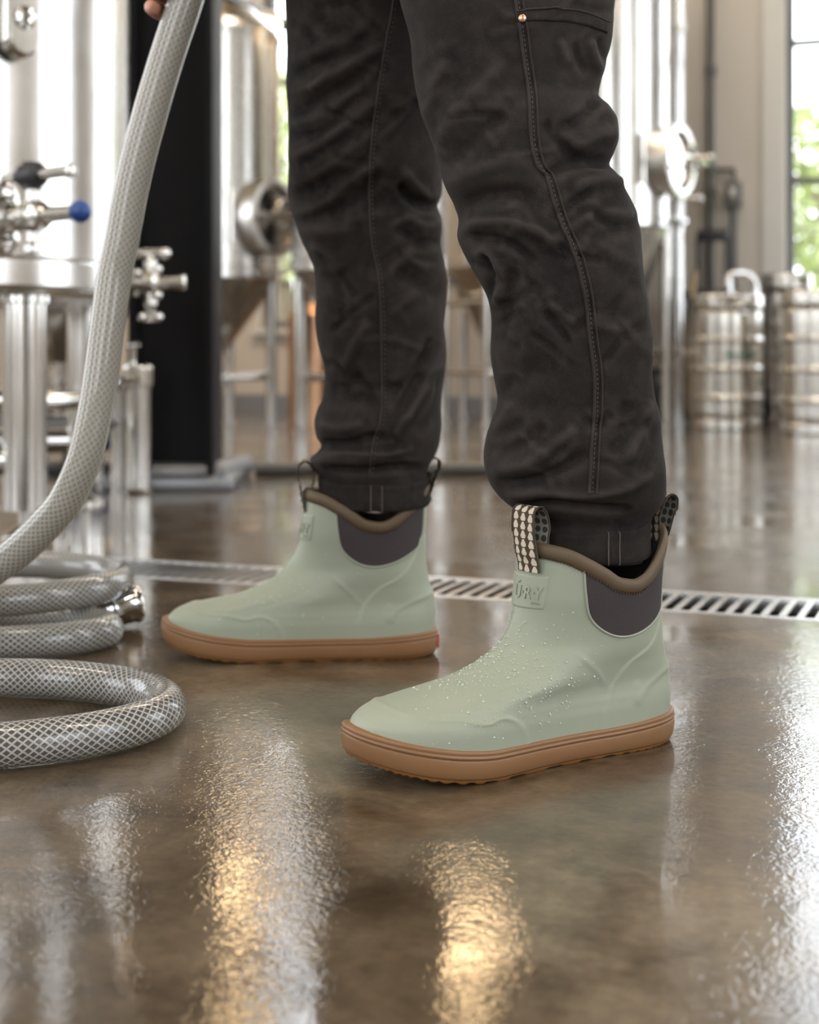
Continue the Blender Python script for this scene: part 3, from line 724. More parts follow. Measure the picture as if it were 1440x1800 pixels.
# clutter under the far tanks
pp = P(135, 690, 4.1); t = empty('transfer_pump', (pp.x, pp.y, 0)); tag(t, 'small transfer pump with a blue motor seen under the big tank', 'pump')
mb = MB(); mb.box(-.09, .13, -.06, .06, 0, .03, .005); mb.build('base', M['black_plastic'], t)
mb = MB(); mb.lathe((0, 0, .12), (1, 0, 0), [(.04, -.02), (.055, -.01), (.055, .10), (.045, .12)], 20); mb.build('motor', M['blue_knob'], t)
mb = MB(); mb.lathe((-.02, 0, .12), (-1, 0, 0), [(.03, 0), (.06, .005), (.06, .04), (.02, .05), (.02, .1)], 20); mb.cyl((-.05, 0, .16), (-.05, 0, .33), .018, n=14); mb.lathe((-.05, 0, .26), (0, 0, 1), [(.018, 0), (.032, .002), (.032, .02), (.018, .022)], 16); mb.build('pump_head', M['fitting'], t)
mb = MB(); mb.box(-.03, .05, -.05, .05, .03, .08); mb.build('cradle', M['black_plastic'], t)

# standpipe with sample valves at the right
sp = P(1193, 745, D(745)); t = empty('standpipe', (sp.x, sp.y, 0)); tag(t, 'tall polished steel standpipe with sample taps, left of the kegs', 'pipe')
mb = MB(); mb.lathe((0, 0, 0), (0, 0, 1), [(.06, 0), (.06, .012), (.03, .016), (.03, 2.9)], 22); mb.build('pipe', M['chrome'], t)
mb = MB(); mb.cyl((-.055, .03, .02), (-.055, .03, 2.9), .014, n=12); mb.build('cable_tube', M['conduit'], t)
for z in (.36, 1.14, 1.31, 2.0):
    mb = MB(); mb.lathe((0, 0, z), (0, 0, 1), [(.03, -.02), (.042, -.018), (.042, .018), (.03, .02)], 20); mb.build('clamp', M['fitting'], t)
for z in (1.14, 1.31):
    mb = MB(); mb.tube([(0, 0, z), (.05, -.02, z), (.085, -.03, z-.005)], .014, 10); mb.sphere((.095, -.032, z-.003), .024, 14, 10); mb.build('sample_tap', M['chrome'], t)
mb = MB(); mb.tube([(-.16, 0, .36), (.1, 0, .36)], .016, 10); mb.sphere((.05, -.01, .36), .026, 12, 8); mb.sphere((.105, -.01, .36), .022, 12, 8); mb.build('cross_pipe', M['chrome'], t)

# ------------------------------------------------------------------ wall conduits and switch box
def wall_pt(px, py):
    k = (px-HX)/FPX; c, s = math.cos(ROOM_A), math.sin(ROOM_A)
    d = (V1-.03)/(k*(-s)+c); return P(px, py, d)
a, b_, c = wall_pt(1249, -700), wall_pt(1250, 300), wall_pt(1250, 520)
t = empty('wall_conduit', (b_.x, b_.y, 0)); tag(t, 'dark vertical conduit on the beige wall above the kegs', 'conduit')
mb = MB(); mb.tube([Vector((a.x, a.y, CEIL-.02)), Vector((a.x, a.y, c.z))], .021, 12); mb.build('pipe', M['conduit'], t, world=True)
for py in (125, 298, 338):
    q = wall_pt(1250, py); mb = MB(); mb.cyl((q.x, q.y, q.z-.025), (q.x, q.y, q.z+.025), .03, n=12); mb.build('coupling', M['conduit'], t, world=True)
q0, q1 = wall_pt(1250, 298), wall_pt(1290, 298); q2 = wall_pt(1290, 320)
mb = MB(); mb.tube([q0, q1, q2], .013, 8); mb.build('branch', M['conduit'], t, world=True)
q = wall_pt(1290, 342); t = empty('switch_box', (q.x, q.y, q.z), ROOM_A); tag(t, 'small grey switch box on the beige wall beside the conduit', 'switch box')
mb = MB(); mb.box(-.042, .042, -.05, .03, -.065, .065, .008); mb.build('case', M['box_grey'], t)
mb = MB(); mb.box(-.014, .014, -.062, -.048, -.02, .03, .004); mb.build('switch', M['white_trim'], t)
mb = MB(); mb.cyl((0, -.01, -.065), (0, -.01, -.75), .017, n=10); mb.build('conduit', M['conduit'], t)

# ------------------------------------------------------------------ hand truck
hp = P(1250, 720, 6.85); t = empty('hand_truck', (hp.x, hp.y, 0), ROOM_A); tag(t, 'black hand truck leaning upright behind the front keg', 'hand truck')
for s in (-1, 1):
    mb = MB(); mb.tube(catmull([(s*.073, .06, .05), (s*.073, .07, .5), (s*.073, .08, .93), (s*.06, .08, .975)], .05), .014, 10); mb.build('upright', M['black_plastic'], t)
mb = MB(); mb.box(-.075, .075, .055, .105, .925, .985, .01); mb.build('top_bar', M['black_plastic'], t)
for z in (.22, .45, .655):
    mb = MB(); mb.box(-.073, .073, .05, .085, z-.025, z+.025, .006); mb.build('cross_bar', M['black_plastic'], t)
mb = MB(); mb.cyl((0, .075, .25), (0, .085, .95), .010, n=8); mb.build('centre_bar', M['conduit'], t)
for s in (-1, 1):
    mb = MB(); mb.lathe((s*.11, .10, .09), (1, 0, 0), [(.03, -.022), (.085, -.02), (.09, 0), (.085, .02), (.03, .022)], 20); mb.build('wheel', M['black_plastic'], t)
mb = MB(); mb.box(-.11, .11, -.10, .06, .01, .018); mb.build('toe_plate', M['black_plastic'], t)
# black cases standing low by the standpipe
for (px0, px1, py, d, h, lab) in ((1142, 1176, 735, 7.15, .28, 'low black equipment case left of the standpipe'), (1204, 1222, 735, 7.16, .68, 'tall narrow black case between the standpipe and the kegs')):
    a, b_ = P(px0, 620, d).x, P(px1, 620, d).x
    t = empty('equipment_case', ((a+b_)/2, d, 0)); tag(t, lab, 'case'); hw = (b_-a)/2
    mb = MB(); mb.box(-hw, hw, -.1, .12, .015, h, .008); mb.build('body', M['black_plastic'], t)
    mb = MB(); mb.box(-hw+.01, hw-.01, -.107, -.098, h*.7, h*.9, .003); mb.build('front_panel', M['box_grey'], t)
    for x in (-hw+.015, hw-.015):
        mb = MB(); mb.cyl((x, -.07, 0), (x, -.07, .02), .012, n=10); mb.build('foot', M['black_plastic'], t)
# tan hose hanging by the standpipe
ps = [P(1222, 478, 6.6), P(1216, 540, 6.6), P(1211, 610, 6.6), P(1213, 660, 6.6), P(1212, 700, 6.6), P(1214, 725, 6.6), P(1219, 742, 6.62), P(1229, 749, 6.72)]
ps = [Vector((p.x, p.y, max(p.z, .014))) for p in ps]
mb = MB(); mb.tube(catmull(ps, .03), .014, 10); tag(mb.build('tan_hose', M['tan_hose']), 'tan rubber hose hanging behind the front keg', 'hose')

# ------------------------------------------------------------------ kegs
KR, KH = .172, .63
def keg(loc, label, rz=0, kr=KR, kh=KH, prt=True):
    t = empty('beer_keg', loc, rz); tag(t, label, 'keg', 'steel kegs by the window'); k = kh/.63; r = kr
    prof = [(r*.90, .0), (r*.97, .002), (r*.98, .012), (r*.97, .045), (r*.93, .05), (r*.93, .058), (r*.975, .075), (r*.985, .135)]
    for z in (.15, .285, .42):
        prof += [(r*.985, z-.014), (r*1.02, z-.006), (r*1.025, z), (r*1.02, z+.006), (r*.985, z+.014)]
    prof += [(r*.985, .50), (r*.975, .545), (r*.93, .562), (r*.8, .58), (r*.35, .588), (.02, .59)]
    mb = MB(); mb.lathe((0, 0, 0), (0, 0, 1), [(a, z*k) for a, z in prof], 56); mb.build('body', M['keg'], t, angle=50)
    # top chime with two hand holes
    n = 56; zs = [.548, .575, .58, .612, .622, .63]; V = []; mb = MB()
    for z in zs: V += [(r*(.95 if z < .56 else 1.0)*math.cos(2*math.pi*i/n), r*(.95 if z < .56 else 1.0)*math.sin(2*math.pi*i/n), z*k) for i in range(n)]
    fs = []
    for j in range(len(zs)-1):
        for i in range(n):
            if j == 2 and (i % 28) in (9, 10, 11, 12, 13): continue
            a, b2 = j*n+i, j*n+(i+1) % n; fs.append((a, b2, b2+n, a+n))
    mb.add(V, fs); ch = mb.build('top_rim', M['keg'], t, angle=50); sm = ch.modifiers.new('thick', 'SOLIDIFY'); sm.thickness = .006; sm.offset = -1
    mb = MB(); mb.lathe((0, 0, .588*k), (0, 0, 1), [(.03, 0), (.03, .02), (.022, .024), (.022, .034)], 20); mb.build('valve', M['fitting'], t)
    if prt:
        def band(z0, a0, a1, segs, hgt):
            mb = MB()
            for s0, s1 in segs:
                m = 5
                for i in range(m):
                    A = math.radians(a0+(a1-a0)*(s0+(s1-s0)*i/m)); B = math.radians(a0+(a1-a0)*(s0+(s1-s0)*(i+1)/m)); R2 = r*.99+.0006
                    mb.add([(R2*math.cos(A), R2*math.sin(A), z0), (R2*math.cos(B), R2*math.sin(B), z0), (R2*math.cos(B), R2*math.sin(B), z0+hgt), (R2*math.cos(A), R2*math.sin(A), z0+hgt)], [(0, 1, 2, 3)])
            mb.build('print', M['teal'], t)
        band(.338, -120, -30, [(0.05, .14), (.17, .24), (.28, .36), (.40, .46), (.50, .58), (.62, .68)], .022)
        band(.205, -120, -30, [(.72, .80), (.83, .88)], .026)
    return t
k1 = P(1291, 757, D(757)); k2 = P(1459, 766, D(766))
keg((k1.x, k1.y+KR, 0), 'steel beer keg standing in front of the hand truck, wholly in view', math.radians(12))
keg((k2.x, k2.y+KR, 0), 'steel beer keg cut off by the right edge of the picture', math.radians(34))
k3 = P(1383, 740, 6.9); keg((k3.x, k3.y, 0), 'tall steel keg standing behind the two front kegs, below the window', math.radians(40), kr=.125, kh=.755, prt=False)
# bent steel pipe on the front keg
mb = MB(); t = empty('keg_coupler', (k1.x+.03, k1.y+KR, .62)); tag(t, 'bent steel draw pipe rising from the front keg', 'pipe')
mb.tube(catmull([(-.015, -.02, 0), (-.02, -.02, .085), (.0, -.015, .112), (.045, 0, .118), (.09, .01, .10), (.115, .02, .055), (.115, .02, -.0)], .01), .017, 12); mb.build('pipe', M['chrome'], t)
mb = MB(); mb.cyl((-.015, -.02, -.01), (-.015, -.02, .02), .026, n=16); mb.build('collar', M['fitting'], t)
# copper stack glimpsed between the tanks at the left
cp = P(541, 520, 6.9); mb = MB(); mb.lathe((cp.x, cp.y, 0), (0, 0, 1), [(.10, 0), (.10, .55), (.06, .6), (.045, .95), (.08, 1.0)], 24); tag(mb.build('copper_column', M['copper']), 'slim copper column glimpsed left of the far trouser leg', 'still')

# ================================================================== boots
BL = .32
_xf = pchip([.015, .035, .047, .054, .0595, .0635, .067, .072, .079, .090, .104, .120, .138, .168, .215],
            [.312, .3145, .313, .307, .296, .279, .260, .237, .216, .195, .178, .167, .161, .157, .153])
_xb = pchip([.015, .03, .05, .066, .085, .105, .125, .15, .215], [.005, .004, .003, .0045, .0105, .0140, .0150, .014, .009])
_w = pchip([.015, .04, .050, .058, .066, .074, .085, .10, .12, .15, .215], [.0500, .0502, .0490, .0465, .0440, .0425, .0415, .0415, .0428, .046, .049])
_a = pchip([.015, .05, .10, .15, .215], [.40, .40, .46, .5, .5])
_b = pchip([.015, .05, .065, .08, .10, .12, .145, .215], [.40, .42, .50, .60, .66, .60, .52, .5])
_so = pchip(np.arccos(1-2*np.array([0, .02, .06, .12, .2, .3, .4, .5, .6, .7, .78, .86, .92, .96, .985, 1.0])),
            [0, .0170, .0275, .0340, .0372, .0382, .0392, .0420, .0465, .0498, .0502, .0462, .0385, .0290, .0185, 0])
_cl = pchip([0, .3, .5, .7, .85, 1.0], [0, .001, -.0005, -.003, .001, .006])
_zc = pchip([.004, .009, .015, .028, .041, .0535, .066, .084, .0995, .117, .134, .149, .157],
            [.2025, .2015, .1960, .1815, .1685, .1595, .1560, .1590, .1680, .1780, .1865, .1905, .1920])
def half(phi, z):
    """phi 0 = heel .. pi = toe (one side) -> x, half width"""
    s = (1-np.cos(phi))/2
    k = sstep(.045, .105, z)
    a, b = _a(z), _b(z); sm = a/(a+b)
    be = np.power(np.maximum(s, 1e-9), a)*np.power(np.maximum(1-s, 1e-9), b)/(sm**a*(1-sm)**b)
    y = _w(z)*((1-k)*_so(phi)/.0502 + k*be)
    return _xb(z)+(_xf(z)-_xb(z))*s, y, s
def surf(phi, z, med):
    """phi in 0..2pi, med = sign of the medial side"""
    ph = np.where(phi <= np.pi, phi, 2*np.pi-phi)
    x, y, s = half(ph, z); sg = np.where(phi <= np.pi, 1.0, -1.0)
    cen = _cl(s)*(1-sstep(.05, .12, z))*med
    return np.stack([x, sg*y+cen, z*np.ones_like(x)], -1)
def surf_n(phi, z, med):
    e = 1e-3
    du = surf(phi+e, z, med)-surf(phi-e, z, med); dv = surf(phi, z+e*.2, med)-surf(phi, z-e*.2, med)
    n = np.cross(du, dv); n /= np.linalg.norm(n, axis=-1, keepdims=True)+1e-12
    c = surf(phi, z, med)-np.stack([.5*(_xb(z)+_xf(z)), 0*z, z], -1)*np.ones_like(n)
    f = np.sign(np.sum(n*c, -1, keepdims=True)); return n*np.where(f == 0, 1, f)
def collar_z(phi):
    ph = np.where(phi <= np.pi, phi, 2*np.pi-phi); s = (1-np.cos(ph))/2
    return _zc(_xb(.185)+(_xf(.185)-_xb(.185))*s)

TOE = [(.300, .064), (.292, .0625), (.281, .059), (.270, .0565), (.245, .0548), (.226, .0505), (.219, .0500), (.211, .0525), (.203, .0525), (.192, .0475), (.184, .0385), (.178, .022)]
HEEL = [(.0985, .020), (.0965, .034), (.0915, .052), (.083, .068), (.068, .083), (.048, .0935), (.034, .107), (.026, .122), (.0215, .138)]
HEEL2 = [(.058, .046), (.050, .056), (.030, .066), (.006, .073)]
GORE = [(.1205, .192), (.1195, .170), (.1180, .150), (.1145, .132), (.107, .121), (.095, .1125), (.082, .1085), (.068, .1085), (.052, .1125), (.036, .120), (.0245, .1285), (.0205, .140), (.0185, .155), (.0175, .196)]

def dens(poly, step=.001):
    p = catmull([(x, z, 0) for x, z in poly], step); return [(q.x, q.y) for q in p]
TOEd, HEELd, HEEL2d = dens(TOE, .003), dens(HEEL, .003), dens(HEEL2, .003)
GOREd = dens(GORE, .0015)

def make_boot(med, loc, rz, label, drops, seed):
    t = empty('ankle_boot', loc, rz); tag(t, label, 'boot', 'pair of sage green deck boots')
    # ---- rubber upper
    NP = 300; phi = np.linspace(0, 2*np.pi, NP, endpoint=False)
    zz = np.linspace(.02, .206, 800); dn = 1+.22*np.abs(np.gradient(_xf(zz), zz)); cs = np.cumsum(dn); cs = (cs-cs[0])/(cs[-1]-cs[0])
    lev = np.interp(np.linspace(0, 1, 190), cs, (zz-zz[0])/(zz[-1]-zz[0]))
    PH = np.broadcast_to(phi, (190, NP)); zc = collar_z(phi)
    # the levels stay level low down and follow the collar curve higher up
    base = .02+(.206-.02)*lev
    Z = np.empty((190, NP))
    for i in range(190):
        l = lev[i]; g = sstep(.35, 1.0, l)
        Z[i] = base[i]*(1-g) + np.minimum(.02+(zc-.02)*l, zc)*g
    Z = np.minimum(Z, zc[None, :]); Z[-1] = zc
    V = surf(PH, Z, med); N = surf_n(PH, Z, med)
    X_ = V[..., 0]
    d1, _ = seg_dist(X_, Z, TOEd); d2, _ = seg_dist(X_, Z, HEELd); d3, _ = seg_dist(X_, Z, HEEL2d)
    disp = .0015*np.exp(-(d1/.0016)**2) + .0011*np.exp(-(d2/.0015)**2) + .0007*np.exp(-(d3/.003)**2)
    # heel panel and toe guard stand a little proud
    toe_in = inside(X_, Z, TOE+[(.33, .02), (.33, .066)]); disp += np.where(toe_in, .0006*sstep(0, .003, d1), 0)
    heel_in = inside(X_, Z, HEEL+[(-.02, .138), (-.02, .02)]); disp += np.where(heel_in, .0009*sstep(0, .0025, d2), 0)
    # soft flex creases over the instep side
    for poly, am, wd in (([(.126, .098), (.104, .078), (.086, .056)], .0007, .0026), ([(.060, .042), (.059, .066)], .0008, .004)):
        dd, pos = seg_dist(X_, Z, poly); disp += am*np.exp(-(dd/wd)**2)*np.clip(np.minimum(pos, 1-pos)*4, 0, 1)
    V = V + N*disp[..., None]
    up = grid_mesh('rubber_upper', V, M['sage'], t, wrap_u=True)
    # ---- inner lining
    rows = []
    for k, (dz, off) in enumerate(((0, 0), (.002, -.0035), (.02, -.0045), (.06, -.006), (.10, -.008))):
        z_ = np.maximum(zc-dz, .05); rows.append(surf(phi, z_, med)+surf_n(phi, np.maximum(z_, .10), med)*off)
    grid_mesh('lining', np.array(rows), M['lining'], t, wrap_u=True, flip=True)
    # ---- stretch panels, one each side, with their moulded edge
    Nx = 70; xs = np.linspace(.0172, .1168, Nx); gp = np.array(GOREd)
    def phi_for(x, z):
        c = np.clip((x-_xb(z))/(_xf(z)-_xb(z)), 0, 1); return np.arccos(1-2*c)
    botx = gp[:, 0]; botz = gp[:, 1]; order = np.argsort(botx)
    for sd in (1, -1):
        # grid: columns follow the panel outline from the middle outward
        K = 24; ring = np.array(GOREd); cx, cz = .068, .145
        top = [(x, float(_zc(x))) for x in np.linspace(.0175, .1205, 40)]
        full = np.array(list(map(tuple, ring))+top); full[:, 1] = np.minimum(full[:, 1], _zc(full[:, 0]))
        rows = []
        for k in range(K+1):
            f = k/K; rows.append(np.stack([cx+(full[:, 0]-cx)*f, cz+(full[:, 1]-cz)*f], -1)) if k else rows.append(np.stack([cx+(full[:, 0]-cx)*.001, cz+(full[:, 1]-cz)*.001], -1))
        G = np.array(rows); p_ = phi_for(G[..., 0], G[..., 1]); p_ = p_ if sd > 0 else 2*np.pi-p_
        S = surf(p_, G[..., 1], med)+surf_n(p_, G[..., 1], med)*.0007
        grid_mesh('stretch_panel', S, M['gore'], t, wrap_u=True, flip=(sd < 0))['label'] = 'dark plum stretch panel'
        g2 = np.array([q for q in GOREd if q[1] < _zc(q[0])-.004]); p2 = phi_for(g2[:, 0], g2[:, 1]); p2 = p2 if sd > 0 else 2*np.pi-p2
        e = surf(p2, g2[:, 1], med)+surf_n(p2, g2[:, 1], med)*.0005
        mb = MB(); mb.tube([Vector(q) for q in e], .0011, 8); mb.build('panel_edge', M['sage'], t)
    # ---- collar binding and its stitches
    pc = np.linspace(0, 2*np.pi, 220, endpoint=False); zt = collar_z(pc)
    cpt = surf(pc, zt-.003, med); nn = surf_n(pc, zt-.003, med)
    mb = MB(); mb.tube([Vector(p)-Vector(n)*.001 for p, n in zip(cpt, nn)], .0068, 14, closed=True, ry=.0042, up=[Vector(n) for n in nn]); mb.build('collar_binding', M['olive'], t)
    mb = MB(); ps = np.linspace(0, 2*np.pi, 150, endpoint=False)
    for q in ps:
        a_ = np.array([q, q+.024]); z_ = collar_z(a_)-.0095; pt = surf(a_, z_, med)+surf_n(a_, z_, med)*.0012
        mb.tube([Vector(pt[0]), Vector(pt[1])], .00075, 5)
    o = mb.build('stitching', M['stitch'], t); o['kind'] = 'stuff'
    # ---- sole
    NS = 220; ph = np.linspace(0, 2*np.pi, NS, endpoint=False); pm = np.where(ph <= np.pi, ph, 2*np.pi-ph); s_ = (1-np.cos(pm))/2
    sg = np.where(ph <= np.pi, 1., -1.)
    zbot = .0028 + .0020*sstep(.12, 0, s_) + .0215*np.power(np.clip((s_-.62)/.38, 0, 1), 2.0)
    ztop = .0262 + .0035*sstep(.3, 0, s_) + .0018*sstep(.4, .75, s_) + .0195*np.power(np.clip((s_-.66)/.34, 0, 1), 1.5)
    ox = BL*s_; oy = sg*(_so(pm)+.0022)+_cl(s_)*med
    O = np.stack([ox, oy], -1); T = np.roll(O, -1, 0)-np.roll(O, 1, 0); T /= np.linalg.norm(T, axis=1, keepdims=True); ON = np.stack([T[:, 1], -T[:, 0]], -1)
    cenv = np.array([.16, 0]); fl_ = np.sign(np.sum(ON*(O-cenv), 1, keepdims=True)); ON = ON*fl_
    prof = [(-.020, .03), (-.004, 0), (-.0015, .02), (-.0004, .10), (.0004, .30), (.0008, .50), (.0006, .63), (.0004, .668), (-.0009, .680), (-.0009, .700), (.0006, .712), (.0010, .76), (.0008, .80), (-.0002, .83), (.0002, .86), (.0004, .93), (-.0004, .99), (-.0015, 1.0), (-.010, .99)]
    rows = []
    for (off, f) in prof:
        xy = O+ON*off; z_ = zbot+(ztop-zbot)*f; rows.append(np.concatenate([xy, z_[:, None]], 1))
    so = grid_mesh('sole', np.array(rows), M['gum'], t, wrap_u=True)
    rows = []
    teeth = .0009*(np.sign(np.sin(np.cumsum(np.hypot(*(np.roll(O, -1, 0)-O).T))*2*np.pi/.0052)))
    for (off, dz, tt) in ((-.0028, .0006, 0), (-.0030, -.0022, 1), (-.010, -.0028, 1), (-.026, -.0028, 0)):
        xy = O+ON*off; rows.append(np.concatenate([xy, (zbot+dz+teeth*tt*.8)[:, None]], 1))
    rows.append(np.concatenate([O*np.array([1, 0])*.75+np.array([.04, 0]), (np.minimum(zbot, .02)-.0012)[:, None]*0+.002], 1))
    grid_mesh('outsole', np.array(rows), M['tread'], t, wrap_u=True)['label'] = 'amber tread layer under the sole'
    if med > 0: mb = MB(); mb.box(-.0012, .0012, -.009, .011, .008, .024, .0006); mb.build('heel_label', M['red'], t)['label'] = 'small red heel label'
    # ---- pull straps
    def strap(x0, dirx, zlow, zin, ztop_, name, lean, yaw=0.0):
        cy_, sy_ = math.cos(yaw), math.sin(yaw)
        def turn(A):
            B = A.copy(); x, y = A[..., 0]-.092, A[..., 1]; B[..., 0] = .092+x*cy_-y*sy_; B[..., 1] = x*sy_+y*cy_; return B
        pts = []
        if dirx > 0: zs = [zlow, zlow+.01, zlow+.022]
        path = []
        xo = lambda z: float((_xf(z) if dirx > 0 else _xb(z)))
        for z, of in ((zlow, .0016), (zlow+.008, .0032), (zlow+.016, .0062), (zlow+.024, .0078)): path.append((xo(z)+dirx*of, z))
        zc0 = zlow+.026
        bx = xo(.192)+dirx*.004
        path += [(bx+dirx*(.0035+lean*.4), zc0+.010), (bx+dirx*(.003+lean*.7), ztop_-.014), (bx+dirx*(.001+lean), ztop_-.003), (bx+dirx*(-.006+lean), ztop_+.001), (bx+dirx*(-.013+lean), ztop_-.005), (bx+dirx*(-.0155+lean*.6), ztop_-.018), (bx+dirx*(-.013+lean*.2), zc0+.004), (bx-dirx*.0115, zin)]
        c = catmull([(x, 0, z) for x, z in path], .0012); n = len(c); W = .0138
        ar = np.concatenate([[0], np.cumsum([(c[i+1]-c[i]).length for i in range(n-1)])])
        for th, nm, mt in ((0.0, name, M['strap']), (-.0013, 'strap_back', M['strap_back'])):
            V = np.zeros((n, 9, 3)); UV = np.zeros((n, 9, 2))
            for i in range(n):
                tg = (c[min(i+1, n-1)]-c[max(i-1, 0)]).normalized(); nr = Vector((tg.z, 0, -tg.x))*dirx
                for j in range(9):
                    u = j/8; y = (u-.5)*2*W
                    on_boot = 1-sstep(zlow+.018, zlow+.04, c[i].z) if i < n*.35 else 0
                    cur = -dirx*on_boot*y*y/(2*.045)
                    q = c[i]+nr*th; V[i, j] = (q.x+cur, y, q.z); UV[i, j] = (u, ar[i])
            V = turn(V); o = grid_mesh(nm, V, mt, t, uv=UV)
            if th: o.name = 'strap_back'
            else: st = o
        mb = MB()
        for s in (-1, 1):
            mb.tube([Vector(turn(np.array((c[i].x, s*W, c[i].z)))) for i in range(int(n*.30), n)], .0008, 6)
        mb.build('strap_edge', M['stitch'], t)
        return st
    strap(0, 1, .168, .178, .226, 'pull_strap', .002, math.radians(9) if med < 0 else 0.0)
    strap(0, -1, .178, .186, .229, 'pull_strap', .008)
    # ---- moulded badge on the front with raised letters
    zb0, zb1, hwid = .1350, .1655, .0290
    fine = np.linspace(np.pi-1.9, np.pi+1.9, 801); pts = surf(fine, np.full(801, .153), med)
    arc = np.concatenate([[0], np.cumsum(np.linalg.norm(np.diff(pts, axis=0), axis=1))]); arc -= arc[400]
    def on_badge(s, z, off):
        s = np.asarray(s, float); z = np.asarray(z, float)
        f = np.interp(-s, arc, fine) if True else None
        return surf(f, z, med)+surf_n(f, z, med)*np.asarray(off, float)[..., None]
    A, Bz = np.meshgrid(np.linspace(-hwid, hwid, 61), np.linspace(zb0, zb1, 25))
    edge = np.minimum(np.minimum(A+hwid, hwid-A), np.minimum(Bz-zb0, zb1-Bz))
    off = -.0005+.0017*sstep(-.0001, .0009, edge)
    badge = grid_mesh('badge', on_badge(A, Bz, off), M['sage'], t); badge['label'] = 'raised rectangular badge with moulded letters'
    def letters(txt, s0, z0, size, ex):
        cu = bpy.data.curves.new('badge_letters', 'FONT'); cu.body = txt; cu.size = size; cu.extrude = .5; cu.align_x = 'CENTER'; cu.resolution_u = 3; cu.offset = size*.012
        ob = bpy.data.objects.new('badge_letters', cu); COL.objects.link(ob); bpy.context.view_layer.update()
        me = bpy.data.meshes.new_from_object(ob.evaluated_get(bpy.context.evaluated_depsgraph_get())); bpy.data.objects.remove(ob)
        co = np.empty(len(me.vertices)*3); me.vertices.foreach_get('co', co); co = co.reshape(-1, 3)
        # reading direction: left to right as seen from the front (toward -side of +y)
        P3 = on_badge(s0+co[:, 0]*LSIGN*.72, z0+co[:, 1], .0)
        n3 = on_badge(s0+co[:, 0]*LSIGN*.72, z0+co[:, 1], 1.0)-P3
        P3 = P3+n3*np.where(co[:, 2] > 0, .0012+ex, .0005)[:, None]
        me.vertices.foreach_set('co', P3.ravel()); me.update(); me.materials.append(M['sage'])
        o = bpy.data.objects.new('badge_letter', me); COL.objects.link(o); o.parent = badge
    LSIGN = 1
    for ch, s0, sz in (('U', .0010, .0165), ('\u00b7', .0067, .0165), ('R', .0118, .0165), ('\u00b7', .0170, .0165), ('Y', .0215, .0165)):
        letters(ch, s0,   .1440, sz, .0012)
    letters('AUDRAI', .0205, .1395, .0034, .0005)
    mb = MB(); q = on_badge(np.array([.0004, .0024]), np.array([.1575, .1590]), .0016); mb.tube([Vector(q[0]), Vector(q[1])], .0008, 6); o = mb.build('badge_letter', M['sage'], badge)
    # ---- water drops
    g = np.random.default_rng(seed); mb = MB(); cnt = 0
    while cnt < drops:
        p_ = g.uniform(.45*np.pi, 1.1*np.pi); z = g.uniform(.034, .135)
        P0 = surf(np.array(p_), np.array(z), med); x = float(P0[0])
        wgt = math.exp(-((x-.19)/.055)**2)*math.exp(-((z-.075)/.030)**2)
        if g.uniform() > wgt: continue
        nrm = Vector(surf_n(np.array(p_), np.array(z), med)); r = float(np.clip(g.lognormal(-7.6, .40), .00025, .0011))
        mb.lathe(Vector(P0)+nrm*.0006, nrm, [(r, -.0003), (r*.97, r*.25), (r*.6, r*.62), (r*.05, r*.75)], 7, cap=False); cnt += 1
    o = mb.build('water_drops', M['drop'], t, angle=180); o['kind'] = 'stuff'
    return t
NB_LOC, NB_A = Vector((.2430, 1.292, 0)), math.radians(27.5)
FB_LOC, FB_A = Vector((.0335, 1.640, 0)), math.radians(4)
near_boot = make_boot(-1, NB_LOC, math.pi+NB_A, 'sage green rubber ankle boot nearest the camera, beaded with water, on the wet floor', 620, 5)
far_boot = make_boot(1, FB_LOC, math.pi+FB_A, 'sage green rubber ankle boot farther back, between the coiled hose and the nearer boot', 160, 6)
near_boot.scale = (1.03, 1.03, .99); far_boot.scale = (1.02,)*3
def project(p): return (HX+p[0]/p[1]*FPX, HY-(p[2]-CAM_H)/p[1]*FPX)

